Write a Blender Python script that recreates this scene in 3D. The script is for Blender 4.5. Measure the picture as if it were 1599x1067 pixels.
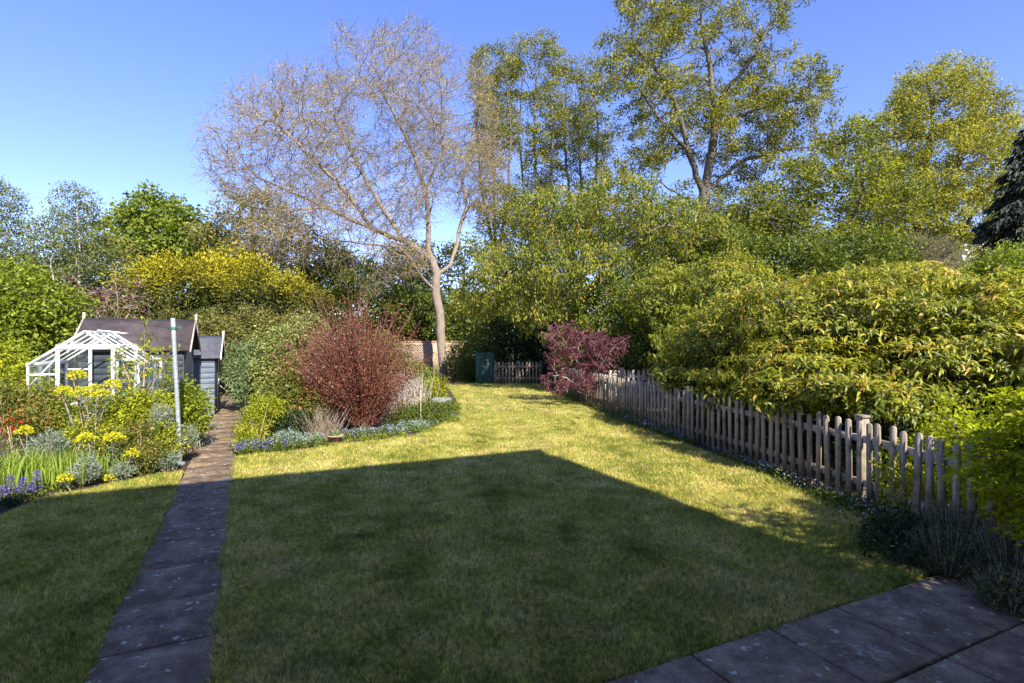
import bpy, bmesh, math, random
import numpy as np
from mathutils import Vector, Matrix
R = math.radians
for o in list(bpy.data.objects): bpy.data.objects.remove(o, do_unlink=True)
sc = bpy.context.scene
col = sc.collection
# ---------------------------------------------------------------- camera, sky, sun, exposure
FPX, CX, CY, HC = 840.0, 799.5, 533.5, 1.7        # focal length and centre in photo pixels, eye height
cam = bpy.data.cameras.new('camera'); cam.sensor_width = 36; cam.lens = FPX/1599*36
cam.clip_start = .05; cam.clip_end = 3000
camo = bpy.data.objects.new('camera', cam); col.objects.link(camo)
camo.location = (0, 0, HC); camo.rotation_euler = (R(90), 0, 0)
sc.camera = camo
SUN_EL = R(37); SD = np.array([-.44, .898, 0.]); SD /= np.linalg.norm(SD)      # ground direction of the shadows
w = bpy.data.worlds.new('World'); sc.world = w; w.use_nodes = True
nt = w.node_tree; bg = nt.nodes['Background']
sky = nt.nodes.new('ShaderNodeTexSky'); sky.sky_type = 'NISHITA'; sky.sun_disc = False
sky.sun_elevation = SUN_EL; sky.sun_rotation = math.atan2(-SD[0], -SD[1])
sky.altitude = 1200; sky.air_density = 1.0; sky.dust_density = .1; sky.ozone_density = 3.2
hs = nt.nodes.new('ShaderNodeHueSaturation'); hs.inputs['Saturation'].default_value = 1.2; hs.inputs['Hue'].default_value = .513
gmn = nt.nodes.new('ShaderNodeGamma'); gmn.inputs[1].default_value = .88
nt.links.new(sky.outputs[0], gmn.inputs[0]); nt.links.new(gmn.outputs[0], hs.inputs['Color']); tn = nt.nodes.new('ShaderNodeMix'); tn.data_type = 'RGBA'; tn.blend_type = 'MULTIPLY'; tn.inputs[0].default_value = 1; tn.inputs[7].default_value = (1.0, .87, .98, 1)
nt.links.new(hs.outputs[0], tn.inputs[6]); nt.links.new(tn.outputs[2], bg.inputs[0])
bg.inputs[1].default_value = .136
sl = bpy.data.lights.new('sun', 'SUN'); sl.energy = 3.3; sl.angle = R(.55); sl.color = (1, .94, .82)
so = bpy.data.objects.new('sun', sl); col.objects.link(so)
ldir = Vector((SD[0]*math.cos(SUN_EL), SD[1]*math.cos(SUN_EL), -math.sin(SUN_EL)))
so.rotation_euler = ldir.to_track_quat('-Z', 'Y').to_euler(); so.location = (8, -10, 20)
sc.view_settings.view_transform = 'Standard'; sc.view_settings.look = 'None'
sc.view_settings.exposure = 1.62; sc.view_settings.gamma = 1
try:
    sc.cycles.max_bounces = 8; sc.cycles.diffuse_bounces = 3; sc.cycles.transmission_bounces = 5
    sc.cycles.glossy_bounces = 2; sc.cycles.transparent_max_bounces = 8
except Exception: pass

# ---------------------------------------------------------------- helpers
def at(px, py, Y): return np.array([(px-CX)/FPX*Y, Y, HC+(CY-py)/FPX*Y])
def gr(px, py):
    Y = FPX*HC/(py-CY); return np.array([(px-CX)/FPX*Y, Y, 0.])
U = np.array([.904, .427, 0.]); Vv = np.array([-.427, .904, 0.])
def G(u, v, z=0.): return U*u + Vv*v + np.array([0, 0, z])
def nrm(a): return a/np.maximum(np.linalg.norm(a, axis=-1, keepdims=True), 1e-9)
def mk(name, V, F, mat, parent=None, base=(0, 0, 0), tint=None, smooth=False):
    """numpy verts, list of index arrays -> ONE mesh object"""
    V = np.asarray(V, dtype=np.float32) - np.asarray(base, dtype=np.float32)
    if isinstance(F, np.ndarray): F = [F]
    F = [f for f in F if len(f)]
    me = bpy.data.meshes.new(name)
    me.vertices.add(len(V)); me.vertices.foreach_set('co', V.ravel())
    idx = np.concatenate([f.ravel() for f in F]).astype(np.int32)
    ks = np.concatenate([np.full(len(f), f.shape[1], dtype=np.int32) for f in F])
    st = np.concatenate([[0], np.cumsum(ks)[:-1]]).astype(np.int32)
    me.loops.add(len(idx)); me.loops.foreach_set('vertex_index', idx)
    me.polygons.add(len(ks)); me.polygons.foreach_set('loop_start', st); me.polygons.foreach_set('loop_total', ks)
    if smooth: me.polygons.foreach_set('use_smooth', np.ones(len(ks), dtype=bool))
    if tint is not None:
        a = me.attributes.new('tint', 'FLOAT', 'POINT'); a.data.foreach_set('value', np.asarray(tint, dtype=np.float32))
    me.update(calc_edges=True)
    if mat: me.materials.append(mat)
    o = bpy.data.objects.new(name, me); col.objects.link(o)
    if parent: o.parent = parent
    else: o.location = base
    return o
def tag(o, label=None, cat=None, group=None, kind=None):
    if label: o['label'] = label
    if cat: o['category'] = cat
    if group: o['group'] = group
    if kind: o['kind'] = kind
    return o
def empty(name, loc, label, cat, group=None):
    o = bpy.data.objects.new(name, None); col.objects.link(o); o.location = loc; o.empty_display_size = .2
    return tag(o, label, cat, group)
class MB:
    """collects boxes, bars and tubes into one mesh"""
    def __init__(s): s.V = []; s.F = {}; s.n = 0
    def add(s, V, F):
        V = np.asarray(V, float); s.V.append(V)
        for f in F: s.F.setdefault(len(f), []).append([i+s.n for i in f])
        s.n += len(V)
    def frame_box(s, c, ax, ay, az, hx, hy, hz, bev=.0):
        c = np.asarray(c, float); ax, ay, az = [nrm(np.asarray(a, float)) for a in (ax, ay, az)]
        pts = []; b = bev
        if b <= 0:
            for x in (-1, 1):
                for y in (-1, 1):
                    for z in (-1, 1): pts.append(c+ax*hx*x+ay*hy*y+az*hz*z)
            s.add(pts, [(0, 1, 3, 2), (4, 6, 7, 5), (0, 4, 5, 1), (2, 3, 7, 6), (0, 2, 6, 4), (1, 5, 7, 3)])
        else:
            rings = []
            for z, i in ((-hz, b), (-hz+b, 0), (hz-b, 0), (hz, b)):
                X, Y_ = hx-i, hy-i
                o = [(X, Y_-b), (X-b, Y_), (-X+b, Y_), (-X, Y_-b), (-X, -Y_+b), (-X+b, -Y_), (X-b, -Y_), (X, -Y_+b)]
                rings.append([c+ax*x+ay*y+az*z for x, y in o])
            P = [p for r in rings for p in r]; F = []
            for r in range(3):
                for k in range(8): F.append((r*8+k, r*8+(k+1) % 8, (r+1)*8+(k+1) % 8, (r+1)*8+k))
            F.append(tuple(range(7, -1, -1))); F.append(tuple(range(24, 32)))
            s.add(P, F)
    def box(s, x0, x1, y0, y1, z0, z1, bev=0.):
        s.frame_box(((x0+x1)/2, (y0+y1)/2, (z0+z1)/2), (1, 0, 0), (0, 1, 0), (0, 0, 1), (x1-x0)/2, (y1-y0)/2, (z1-z0)/2, bev)
    def gbox(s, u0, u1, v0, v1, z0, z1, bev=0.):
        s.frame_box(G((u0+u1)/2, (v0+v1)/2, (z0+z1)/2), U, Vv, (0, 0, 1), (u1-u0)/2, (v1-v0)/2, (z1-z0)/2, bev)
    def bar(s, a, b, w, h, up=(0, 0, 1), bev=0.):
        a = np.asarray(a, float); b = np.asarray(b, float); d = b-a; L = np.linalg.norm(d); d = d/L
        x = np.cross(d, np.asarray(up, float)); x = nrm(x); y = np.cross(x, d)
        s.frame_box((a+b)/2, x, y, d, w/2, h/2, L/2, bev)
    def tube(s, P, rad, k=8, cap=True):
        P = np.asarray(P, float); n = len(P); rad = np.broadcast_to(np.asarray(rad, float), (n,))
        t = nrm(np.gradient(P, axis=0)) if n > 1 else None
        pts = []
        ref = np.array([.31, .17, .93]) if abs(t[0][2]) < .8 else np.array([.9, .3, .1])
        for i in range(n):
            x = nrm(np.cross(t[i], ref)); y = np.cross(t[i], x)
            for j in range(k):
                a = 2*math.pi*j/k; pts.append(P[i]+(x*math.cos(a)+y*math.sin(a))*rad[i])
        F = [(i*k+j, i*k+(j+1) % k, (i+1)*k+(j+1) % k, (i+1)*k+j) for i in range(n-1) for j in range(k)]
        if cap: F += [tuple(range(k-1, -1, -1)), tuple(range((n-1)*k, n*k))]
        s.add(pts, F)
    def lathe(s, c, prof, k=20):
        c = np.asarray(c, float); pts = []
        for r, z in prof:
            for j in range(k):
                a = 2*math.pi*j/k; pts.append(c+np.array([r*math.cos(a), r*math.sin(a), z]))
        n = len(prof)
        F = [(i*k+j, i*k+(j+1) % k, (i+1)*k+(j+1) % k, (i+1)*k+j) for i in range(n-1) for j in range(k)]
        s.add(pts, F)
    def build(s, name, mat, parent=None, base=(0, 0, 0), smooth=False):
        V = np.concatenate(s.V); F = [np.array(f) for f in s.F.values()]
        if parent is not None and tuple(base) == (0, 0, 0): base = tuple(wloc(parent))
        return mk(name, V, F, mat, parent, base, smooth=smooth)
def wloc(o):
    l = Vector(o.location)
    while o.parent: o = o.parent; l += o.location
    return l

# ---------------------------------------------------------------- materials
def nodes(name):
    m = bpy.data.materials.new(name); m.use_nodes = True; n = m.node_tree
    return m, n, n.nodes['Principled BSDF']
def ramp(n, fac, cols, pos=None):
    r = n.nodes.new('ShaderNodeValToRGB'); e = r.color_ramp.elements
    pos = pos or [i/(len(cols)-1) for i in range(len(cols))]
    while len(e) < len(cols): e.new(.5)
    for i, c in enumerate(cols): e[i].position = pos[i]; e[i].color = (*c, 1)
    n.links.new(fac, r.inputs[0]); return r
def noise(n, scale, detail=3, rough=.55, vec=None, dist=0.):
    t = n.nodes.new('ShaderNodeTexNoise'); t.inputs['Scale'].default_value = scale
    t.inputs['Detail'].default_value = detail; t.inputs['Roughness'].default_value = rough; t.inputs['Distortion'].default_value = dist
    if vec is not None: n.links.new(vec, t.inputs['Vector'])
    return t
def geopos(n): return n.nodes.new('ShaderNodeNewGeometry').outputs['Position']
def mix(n, f, a, b, mode='MIX'):
    m = n.nodes.new('ShaderNodeMix'); m.data_type = 'RGBA'; m.blend_type = mode
    for s_, v in ((m.inputs['Factor'], f), (m.inputs['A'], a), (m.inputs['B'], b)):
        pass
    ins = [i for i in m.inputs if i.type == 'RGBA']
    if isinstance(f, (int, float)): m.inputs[0].default_value = f
    else: n.links.new(f, m.inputs[0])
    for s_, v in ((ins[0], a), (ins[1], b)):
        if isinstance(v, tuple): s_.default_value = (*v, 1)
        else: n.links.new(v, s_)
    return [o for o in m.outputs if o.type == 'RGBA'][0]
LEAFK = 1.0
def leafmat(name, cols, trans=.4, rough=.5, pos=None, spec=.35, noisescale=0, tg=1.15):
    m, n, b = nodes(name)
    a = n.nodes.new('ShaderNodeAttribute'); a.attribute_name = 'tint'
    r = ramp(n, a.outputs['Fac'], cols, pos); c = r.outputs[0]
    n.links.new(c, b.inputs['Base Color']); b.inputs['Roughness'].default_value = rough
    b.inputs['Specular IOR Level'].default_value = spec
    t = n.nodes.new('ShaderNodeBsdfTranslucent')
    tc = mix(n, 1.0, c, (tg*1.05, tg*1.05, tg*.5), 'MULTIPLY')
    n.links.new(tc, t.inputs['Color'])
    ms = n.nodes.new('ShaderNodeMixShader'); ms.inputs[0].default_value = trans
    n.links.new(b.outputs[0], ms.inputs[1]); n.links.new(t.outputs[0], ms.inputs[2])
    n.links.new(ms.outputs[0], n.nodes['Material Output'].inputs['Surface'])
    return m
def barkmat(name, c1, c2, scale=14, bump=.5):
    m, n, b = nodes(name); p = geopos(n)
    mp = n.nodes.new('ShaderNodeMapping'); mp.inputs['Scale'].default_value = (1, 1, .22); n.links.new(p, mp.inputs[0])
    t = noise(n, scale, 6, .65, mp.outputs[0]); t2 = noise(n, 1.7, 2, .5, p)
    r = ramp(n, t.outputs[0], [c1, c2], [.35, .65]); 
    c = mix(n, t2.outputs[0], r.outputs[0], tuple(x*.75 for x in c2))
    n.links.new(c, b.inputs['Base Color']); b.inputs['Roughness'].default_value = .85
    bm = n.nodes.new('ShaderNodeBump'); bm.inputs['Strength'].default_value = bump; bm.inputs['Distance'].default_value = .02
    n.links.new(t.outputs[0], bm.inputs['Height']); n.links.new(bm.outputs[0], b.inputs['Normal'])
    return m
def woodmat(name, c1, c2, c3, axis=(30, 30, 2.0), moss=None):
    m, n, b = nodes(name)
    tc = n.nodes.new('ShaderNodeTexCoord'); oi = n.nodes.new('ShaderNodeObjectInfo')
    ad = n.nodes.new('ShaderNodeVectorMath'); ad.operation = 'ADD'
    n.links.new(tc.outputs['Object'], ad.inputs[0]); n.links.new(oi.outputs['Random'], ad.inputs[1])
    mp = n.nodes.new('ShaderNodeMapping'); mp.inputs['Scale'].default_value = axis; n.links.new(ad.outputs[0], mp.inputs[0])
    t = noise(n, 1.5, 6, .65, mp.outputs[0], .4); r = ramp(n, t.outputs[0], [c1, c2, c3], [.3, .52, .72])
    br = n.nodes.new('ShaderNodeMapRange'); n.links.new(oi.outputs['Random'], br.inputs[0]); br.inputs[3].default_value = .72; br.inputs[4].default_value = 1.15
    hv = n.nodes.new('ShaderNodeHueSaturation'); n.links.new(br.outputs[0], hv.inputs['Value']); n.links.new(r.outputs[0], hv.inputs['Color'])
    c = hv.outputs[0]
    if moss:
        t2 = noise(n, 5, 4, .6, geopos(n)); mr = ramp(n, t2.outputs[0], [(0, 0, 0), (1, 1, 1)], [.52, .68])
        c = mix(n, mr.outputs[0], c, moss)
    n.links.new(c, b.inputs['Base Color']); b.inputs['Roughness'].default_value = .8
    bm = n.nodes.new('ShaderNodeBump'); bm.inputs['Strength'].default_value = .4; bm.inputs['Distance'].default_value = .004
    n.links.new(t.outputs[0], bm.inputs['Height']); n.links.new(bm.outputs[0], b.inputs['Normal'])
    return m
def plain(name, c, rough=.5, metal=0., var=.12, scale=9, bump=0.):
    m, n, b = nodes(name); t = noise(n, scale, 4, .6, geopos(n))
    r = ramp(n, t.outputs[0], [tuple(x*(1-var*1.6) for x in c), tuple(min(1, x*(1+var)) for x in c)], [.3, .7])
    n.links.new(r.outputs[0], b.inputs['Base Color']); b.inputs['Roughness'].default_value = rough; b.inputs['Metallic'].default_value = metal
    if bump:
        bm = n.nodes.new('ShaderNodeBump'); bm.inputs['Strength'].default_value = bump; bm.inputs['Distance'].default_value = .01
        n.links.new(t.outputs[0], bm.inputs['Height']); n.links.new(bm.outputs[0], b.inputs['Normal'])
    return m
# lawn: patchy moss green, straw and bare brown, mapped on the ground itself
def lawn_color(n):
    p = geopos(n)
    a = noise(n, .9, 5, .6, p, .3); b_ = noise(n, 3.3, 4, .65, p, .2); c_ = noise(n, 28, 3, .7, p)
    r1 = ramp(n, a.outputs[0], [(.27, .29, .055), (.52, .49, .13), (.68, .57, .26)], [.38, .5, .62])
    r2 = ramp(n, b_.outputs[0], [(.17, .23, .04), (.50, .48, .12), (.76, .62, .31)], [.36, .52, .66])
    c = mix(n, .5, r1.outputs[0], r2.outputs[0])
    r3 = ramp(n, c_.outputs[0], [(.5, .56, .5), (1.35, 1.28, 1.25)], [.42, .58])
    return mix(n, 1.0, c, r3.outputs[0], 'MULTIPLY'), c_
def mat_lawn():
    m, n, b = nodes('lawn_soil_turf'); c, t = lawn_color(n)
    c = mix(n, .45, c, (.10, .085, .035))
    n.links.new(c, b.inputs['Base Color']); b.inputs['Roughness'].default_value = .95; b.inputs['Specular IOR Level'].default_value = .1
    t2 = noise(n, 90, 3, .7, geopos(n))
    bm = n.nodes.new('ShaderNodeBump'); bm.inputs['Strength'].default_value = .8; bm.inputs['Distance'].default_value = .02
    n.links.new(t2.outputs[0], bm.inputs['Height']); n.links.new(bm.outputs[0], b.inputs['Normal']); return m
def mat_blade():
    m, n, b = nodes('grass_blade'); c, t = lawn_color(n)
    a = n.nodes.new('ShaderNodeAttribute'); a.attribute_name = 'tint'
    r = ramp(n, a.outputs['Fac'], [(.28, .45, .22), (1.0, 1.05, .8), (1.6, 1.3, 1.2), (2.0, 1.5, 2.0)], [0, .5, .85, 1])
    c = mix(n, 1.0, c, r.outputs[0], 'MULTIPLY')
    n.links.new(c, b.inputs['Base Color']); b.inputs['Roughness'].default_value = .65; b.inputs['Specular IOR Level'].default_value = .25
    t = n.nodes.new('ShaderNodeBsdfTranslucent'); n.links.new(c, t.inputs['Color'])
    ms = n.nodes.new('ShaderNodeMixShader'); ms.inputs[0].default_value = .3
    n.links.new(b.outputs[0], ms.inputs[1]); n.links.new(t.outputs[0], ms.inputs[2])
    n.links.new(ms.outputs[0], n.nodes['Material Output'].inputs['Surface']); return m
def mat_slab(name, c1, c2, lich=.60):
    m, n, b = nodes(name); p = geopos(n)
    a = noise(n, 5, 8, .72, p); r = ramp(n, a.outputs[0], [tuple(x*.7 for x in c1), c1, c2], [.3, .45, .66])
    g_ = noise(n, 180, 2, .7, p); gr_ = ramp(n, g_.outputs[0], [(.6, .6, .6), (1.4, 1.4, 1.4)], [.35, .65])
    c = mix(n, 1., r.outputs[0], gr_.outputs[0], 'MULTIPLY')
    # lichen: round pale blotches, gathered in patches
    vo = n.nodes.new('ShaderNodeTexVoronoi'); vo.inputs['Scale'].default_value = 12; vo.inputs['Randomness'].default_value = 1
    nz = noise(n, 22, 4, .6, p); vm = n.nodes.new('ShaderNodeVectorMath'); vm.operation = 'SCALE'; vm.inputs['Scale'].default_value = .09
    n.links.new(nz.outputs['Color'], vm.inputs[0]); va = n.nodes.new('ShaderNodeVectorMath'); va.operation = 'ADD'
    n.links.new(p, va.inputs[0]); n.links.new(vm.outputs[0], va.inputs[1]); n.links.new(va.outputs[0], vo.inputs['Vector'])
    sp = ramp(n, vo.outputs['Distance'], [(1, 1, 1), (0, 0, 0)], [.17, .22])
    sel = n.nodes.new('ShaderNodeSeparateColor'); n.links.new(vo.outputs['Color'], sel.inputs[0])
    s2 = ramp(n, sel.outputs[0], [(0, 0, 0), (1, 1, 1)], [lich, lich+.03])
    f = mix(n, 1., sp.outputs[0], s2.outputs[0], 'MULTIPLY')
    c = mix(n, f, c, (.46, .42, .31))
    v2 = noise(n, 16, 5, .7, p, .6); v3 = noise(n, 1.6, 3, .5, p)
    r4 = ramp(n, v2.outputs[0], [(0, 0, 0), (1, 1, 1)], [.56, .64]); r5 = ramp(n, v3.outputs[0], [(0, 0, 0), (1, 1, 1)], [.48, .62])
    f2 = mix(n, 1., r4.outputs[0], r5.outputs[0], 'MULTIPLY'); f3 = mix(n, .55, (0, 0, 0), f2)
    c = mix(n, f3, c, (.44, .41, .33))
    n.links.new(c, b.inputs['Base Color']); b.inputs['Roughness'].default_value = .92; b.inputs['Specular IOR Level'].default_value = .2
    bm = n.nodes.new('ShaderNodeBump'); bm.inputs['Strength'].default_value = .5; bm.inputs['Distance'].default_value = .006
    n.links.new(g_.outputs[0], bm.inputs['Height']); n.links.new(bm.outputs[0], b.inputs['Normal']); return m
def mat_soil(name, c1, c2, s=6):
    m, n, b = nodes(name); p = geopos(n); a = noise(n, s, 7, .7, p); a2 = noise(n, 60, 4, .7, p)
    r = ramp(n, a.outputs[0], [c1, c2], [.3, .7]); r2 = ramp(n, a2.outputs[0], [(.5, .5, .5), (1.4, 1.4, 1.4)], [.3, .7])
    c = mix(n, 1., r.outputs[0], r2.outputs[0], 'MULTIPLY')
    n.links.new(c, b.inputs['Base Color']); b.inputs['Roughness'].default_value = .95
    bm = n.nodes.new('ShaderNodeBump'); bm.inputs['Strength'].default_value = 1; bm.inputs['Distance'].default_value = .03
    n.links.new(a2.outputs[0], bm.inputs['Height']); n.links.new(bm.outputs[0], b.inputs['Normal']); return m

M = {}
M['lawn'] = mat_lawn(); M['blade'] = mat_blade()
M['slab'] = mat_slab('paving_slab', (.17, .119, .072), (.33, .240, .148), .74)
M['path'] = mat_slab('path_slab', (.15, .103, .064), (.31, .220, .138), .28)
M['soil'] = mat_soil('bed_soil', (.05, .032, .02), (.12, .08, .05))
M['ground'] = mat_soil('rough_ground', (.035, .045, .015), (.09, .085, .035), 1.2)
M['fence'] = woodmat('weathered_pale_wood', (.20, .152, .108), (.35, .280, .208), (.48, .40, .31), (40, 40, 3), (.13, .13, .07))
M['fencepale'] = woodmat('pale_wood', (.42, .36, .28), (.55, .48, .39), (.65, .58, .48), (3, 40, 40))  # paler wood tone for the back fence, trellis and barge boards
M['darkboard'] = woodmat('dark_board', (.03, .022, .02), (.05, .04, .035), (.08, .06, .05), (30, 30, 2))
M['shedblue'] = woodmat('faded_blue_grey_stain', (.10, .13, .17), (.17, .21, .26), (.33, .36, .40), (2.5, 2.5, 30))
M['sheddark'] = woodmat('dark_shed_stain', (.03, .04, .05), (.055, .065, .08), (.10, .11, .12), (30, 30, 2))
M['felt'] = plain('roofing_felt', (.070, .052, .052), .95, 0, .3, 5, .4)
M['felt2'] = plain('grey_roofing_felt', (.10, .10, .115), .9, 0, .2, 12, .3)
M['white'] = plain('white_paint', (.78, .78, .76), .35, 0, .06, 8)
M['galv'] = plain('galvanised_steel', (.40, .43, .47), .5, .3, .18, 30)
M['glass'] = None
m, n, b = nodes('greenhouse_glass'); 
gl = n.nodes.new('ShaderNodeBsdfGlossy'); gl.inputs['Roughness'].default_value = .06; gl.inputs['Color'].default_value = (.95, .97, 1, 1)
tr = n.nodes.new('ShaderNodeBsdfTransparent'); tr.inputs['Color'].default_value = (.86, .91, .90, 1)
lw = n.nodes.new('ShaderNodeLayerWeight'); lw.inputs['Blend'].default_value = .10
mx = n.nodes.new('ShaderNodeMixShader'); n.links.new(lw.outputs['Fresnel'], mx.inputs[0]); n.links.new(tr.outputs[0], mx.inputs[1]); n.links.new(gl.outputs[0], mx.inputs[2])
df = n.nodes.new('ShaderNodeBsdfDiffuse'); df.inputs['Color'].default_value = (.6, .63, .62, 1)
dn = noise(n, 7, 4, .6, geopos(n)); dr = ramp(n, dn.outputs[0], [(.02, .02, .02), (.14, .14, .14)], [.35, .75])
mx2 = n.nodes.new('ShaderNodeMixShader'); n.links.new(dr.outputs[0], mx2.inputs[0]); n.links.new(mx.outputs[0], mx2.inputs[1]); n.links.new(df.outputs[0], mx2.inputs[2])
n.links.new(mx2.outputs[0], n.nodes['Material Output'].inputs['Surface']); M['glass'] = m
M['terra'] = plain('terracotta', (.46, .26, .16), .8, 0, .15, 14, .2)
M['stone'] = plain('grey_stone', (.22, .23, .22), .9, 0, .2, 12, .4)
M['cane'] = plain('pale_cane', (.55, .50, .40), .7)
M['cord'] = plain('green_cord', (.05, .22, .14), .6)
M['black'] = plain('black_line', (.02, .02, .02), .6)
M['greenboard'] = plain('green_painted_board', (.055, .13, .10), .6, 0, .2, 8)
M['red'] = plain('red_plastic', (.62, .07, .03), .4); M['bluep'] = plain('blue_plastic', (.05, .25, .5), .4)
M['whitep'] = plain('white_plastic', (.75, .74, .7), .4); M['greenp'] = plain('dark_green_plastic', (.03, .16, .13), .4)
M['orange'] = plain('orange_plastic', (.75, .25, .03), .4)
M['render'] = plain('painted_render', (.62, .60, .56), .85, 0, .06, 4); M['farrender'] = plain('far_white_render', (.50, .56, .66), .85, 0, .04, 4)
M['roof'] = plain('roof_tile', (.17, .10, .075), .8, 0, .2, 10, .3); M['window'] = plain('window_glass', (.03, .04, .05), .1)
# brick wall
m, n, b = nodes('brick'); tc = n.nodes.new('ShaderNodeTexCoord'); mp = n.nodes.new('ShaderNodeMapping'); mp.inputs['Rotation'].default_value = (R(90), 0, 0)
n.links.new(tc.outputs['Object'], mp.inputs[0]); bt = n.nodes.new('ShaderNodeTexBrick'); n.links.new(mp.outputs[0], bt.inputs[0])
bt.inputs['Scale'].default_value = 1; bt.inputs['Brick Width'].default_value = .225; bt.inputs['Row Height'].default_value = .075; bt.inputs['Mortar Size'].default_value = .01
bt.inputs['Color1'].default_value = (.42, .24, .14, 1); bt.inputs['Color2'].default_value = (.52, .34, .21, 1); bt.inputs['Mortar'].default_value = (.45, .38, .28, 1)
n.links.new(bt.outputs[0], b.inputs['Base Color']); b.inputs['Roughness'].default_value = .9; M['brick'] = m

M['bark_pale'] = barkmat('pale_grey_pink_bark', (.095, .07, .048), (.27, .21, .155), 16)
M['bark_tw'] = barkmat('tan_twig_bark', (.11, .085, .065), (.37, .295, .225), 20, 1.)
M['bark_ash'] = barkmat('ash_bark', (.05, .042, .03), (.18, .15, .11), 12)
M['bark_dark'] = barkmat('dark_bark', (.05, .04, .03), (.13, .10, .075), 12)
M['bark_birch'] = barkmat('birch_bark', (.30, .25, .20), (.62, .55, .47), 6)
M['bark_tan'] = barkmat('tan_stems', (.28, .20, .13), (.48, .38, .27), 12)
M['bark_red'] = barkmat('reddish_stems', (.20, .09, .06), (.38, .22, .15), 12)
L = {}
L['bud'] = leafmat('bud_leaf', [(.36, .25, .09), (.60, .44, .14), (.55, .50, .10)], .45)
L['ash'] = leafmat('ash_leaf', [(.09, .11, .014), (.24, .24, .02), (.46, .43, .035)], .42)
L['ashbrown'] = leafmat('ash_keys', [(.10, .06, .02), (.20, .13, .04), (.26, .2, .06)], .3)
L['ash2'] = leafmat('ash_leaf_bright', [(.10, .12, .014), (.22, .24, .02), (.40, .40, .035)], .45)
L['lime'] = leafmat('pale_lime_leaf', [(.18, .18, .03), (.36, .35, .055), (.52, .49, .10)], .5)
L['cherry'] = leafmat('cherry_leaf', [(.07, .10, .012), (.22, .26, .02), (.42, .43, .04), (.44, .29, .06)], .42, pos=[0, .45, .86, 1])
L['syc'] = leafmat('sycamore_leaf', [(.09, .13, .015), (.19, .25, .03), (.34, .38, .05)], .42)
L['olive'] = leafmat('olive_leaf', [(.13, .12, .03), (.25, .24, .05), (.38, .35, .09)], .4)
L['birch'] = leafmat('birch_leaf', [(.09, .12, .03), (.17, .21, .05), (.29, .32, .09)], .45)
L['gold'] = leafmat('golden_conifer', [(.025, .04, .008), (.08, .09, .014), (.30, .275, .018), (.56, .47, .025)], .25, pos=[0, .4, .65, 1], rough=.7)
L['spruce'] = leafmat('dark_conifer', [(.02, .028, .018), (.05, .062, .042), (.12, .135, .09)], .15, rough=.7)
L['green'] = leafmat('mid_green_leaf', [(.05, .08, .012), (.125, .165, .02), (.24, .28, .04)], .38)
L['bright'] = leafmat('bright_green_leaf', [(.12, .16, .02), (.25, .31, .03), (.42, .46, .05)], .45)
L['dark'] = leafmat('dark_green_leaf', [(.012, .026, .008), (.03, .055, .014), (.07, .11, .025)], .3)
L['magnolia'] = leafmat('bronze_green_leaf', [(.06, .085, .010), (.21, .24, .015), (.50, .47, .04), (.56, .36, .08)], .42, .38, pos=[0, .45, .88, 1], spec=.5)
L['acer'] = leafmat('golden_acer_leaf', [(.20, .26, .012), (.40, .45, .018), (.62, .60, .035)], .6)
L['berberis'] = leafmat('dark_red_leaf', [(.09, .020, .016), (.20, .052, .038), (.33, .13, .08), (.36, .27, .12)], .35, pos=[0, .5, .9, 1])
L['purple'] = leafmat('purple_leaf', [(.08, .02, .035), (.18, .045, .075), (.32, .10, .14)], .4)
L['silver'] = leafmat('silvery_leaf', [(.10, .17, .06), (.22, .31, .13), (.40, .47, .25)], .3)
L['grey'] = leafmat('blue_grey_leaf', [(.16, .22, .15), (.27, .33, .24), (.40, .45, .34)], .3)
L['cream'] = leafmat('cream_green_leaf', [(.14, .18, .03), (.30, .34, .08), (.55, .54, .25)], .4)
L['yellowhead'] = leafmat('yellow_bract', [(.42, .44, .02), (.66, .62, .02), (.80, .72, .05)], .4)
L['yellowgreen'] = leafmat('yellow_green_leaf', [(.18, .24, .02), (.36, .40, .025), (.58, .55, .04)], .45)
L['redgreen'] = leafmat('red_green_leaf', [(.08, .11, .02), (.20, .24, .035), (.32, .28, .07), (.46, .18, .08)], .4, pos=[0, .5, .84, 1])
L['iris'] = leafmat('iris_leaf', [(.16, .26, .03), (.28, .38, .05), (.42, .50, .09)], .5)
L['blue'] = leafmat('pale_blue_petal', [(.34, .42, .72), (.48, .56, .82), (.70, .74, .88)], .4)
L['violet'] = leafmat('violet_petal', [(.12, .10, .38), (.22, .18, .52), (.32, .28, .62)], .4)
L['pink'] = leafmat('pale_pink_petal', [(.55, .38, .55), (.70, .55, .68), (.8, .7, .78)], .4)
L['redp'] = leafmat('red_petal', [(.5, .03, .02), (.7, .07, .03), (.8, .25, .05)], .4)
L['whitep'] = leafmat('white_petal', [(.7, .72, .6), (.8, .8, .72)], .4)
L['dry'] = leafmat('dry_stem', [(.35, .27, .18), (.50, .41, .29), (.62, .55, .42)], .2)
L['lav'] = leafmat('lavender_leaf', [(.045, .07, .025), (.10, .13, .055), (.20, .22, .13)], .3)

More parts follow.
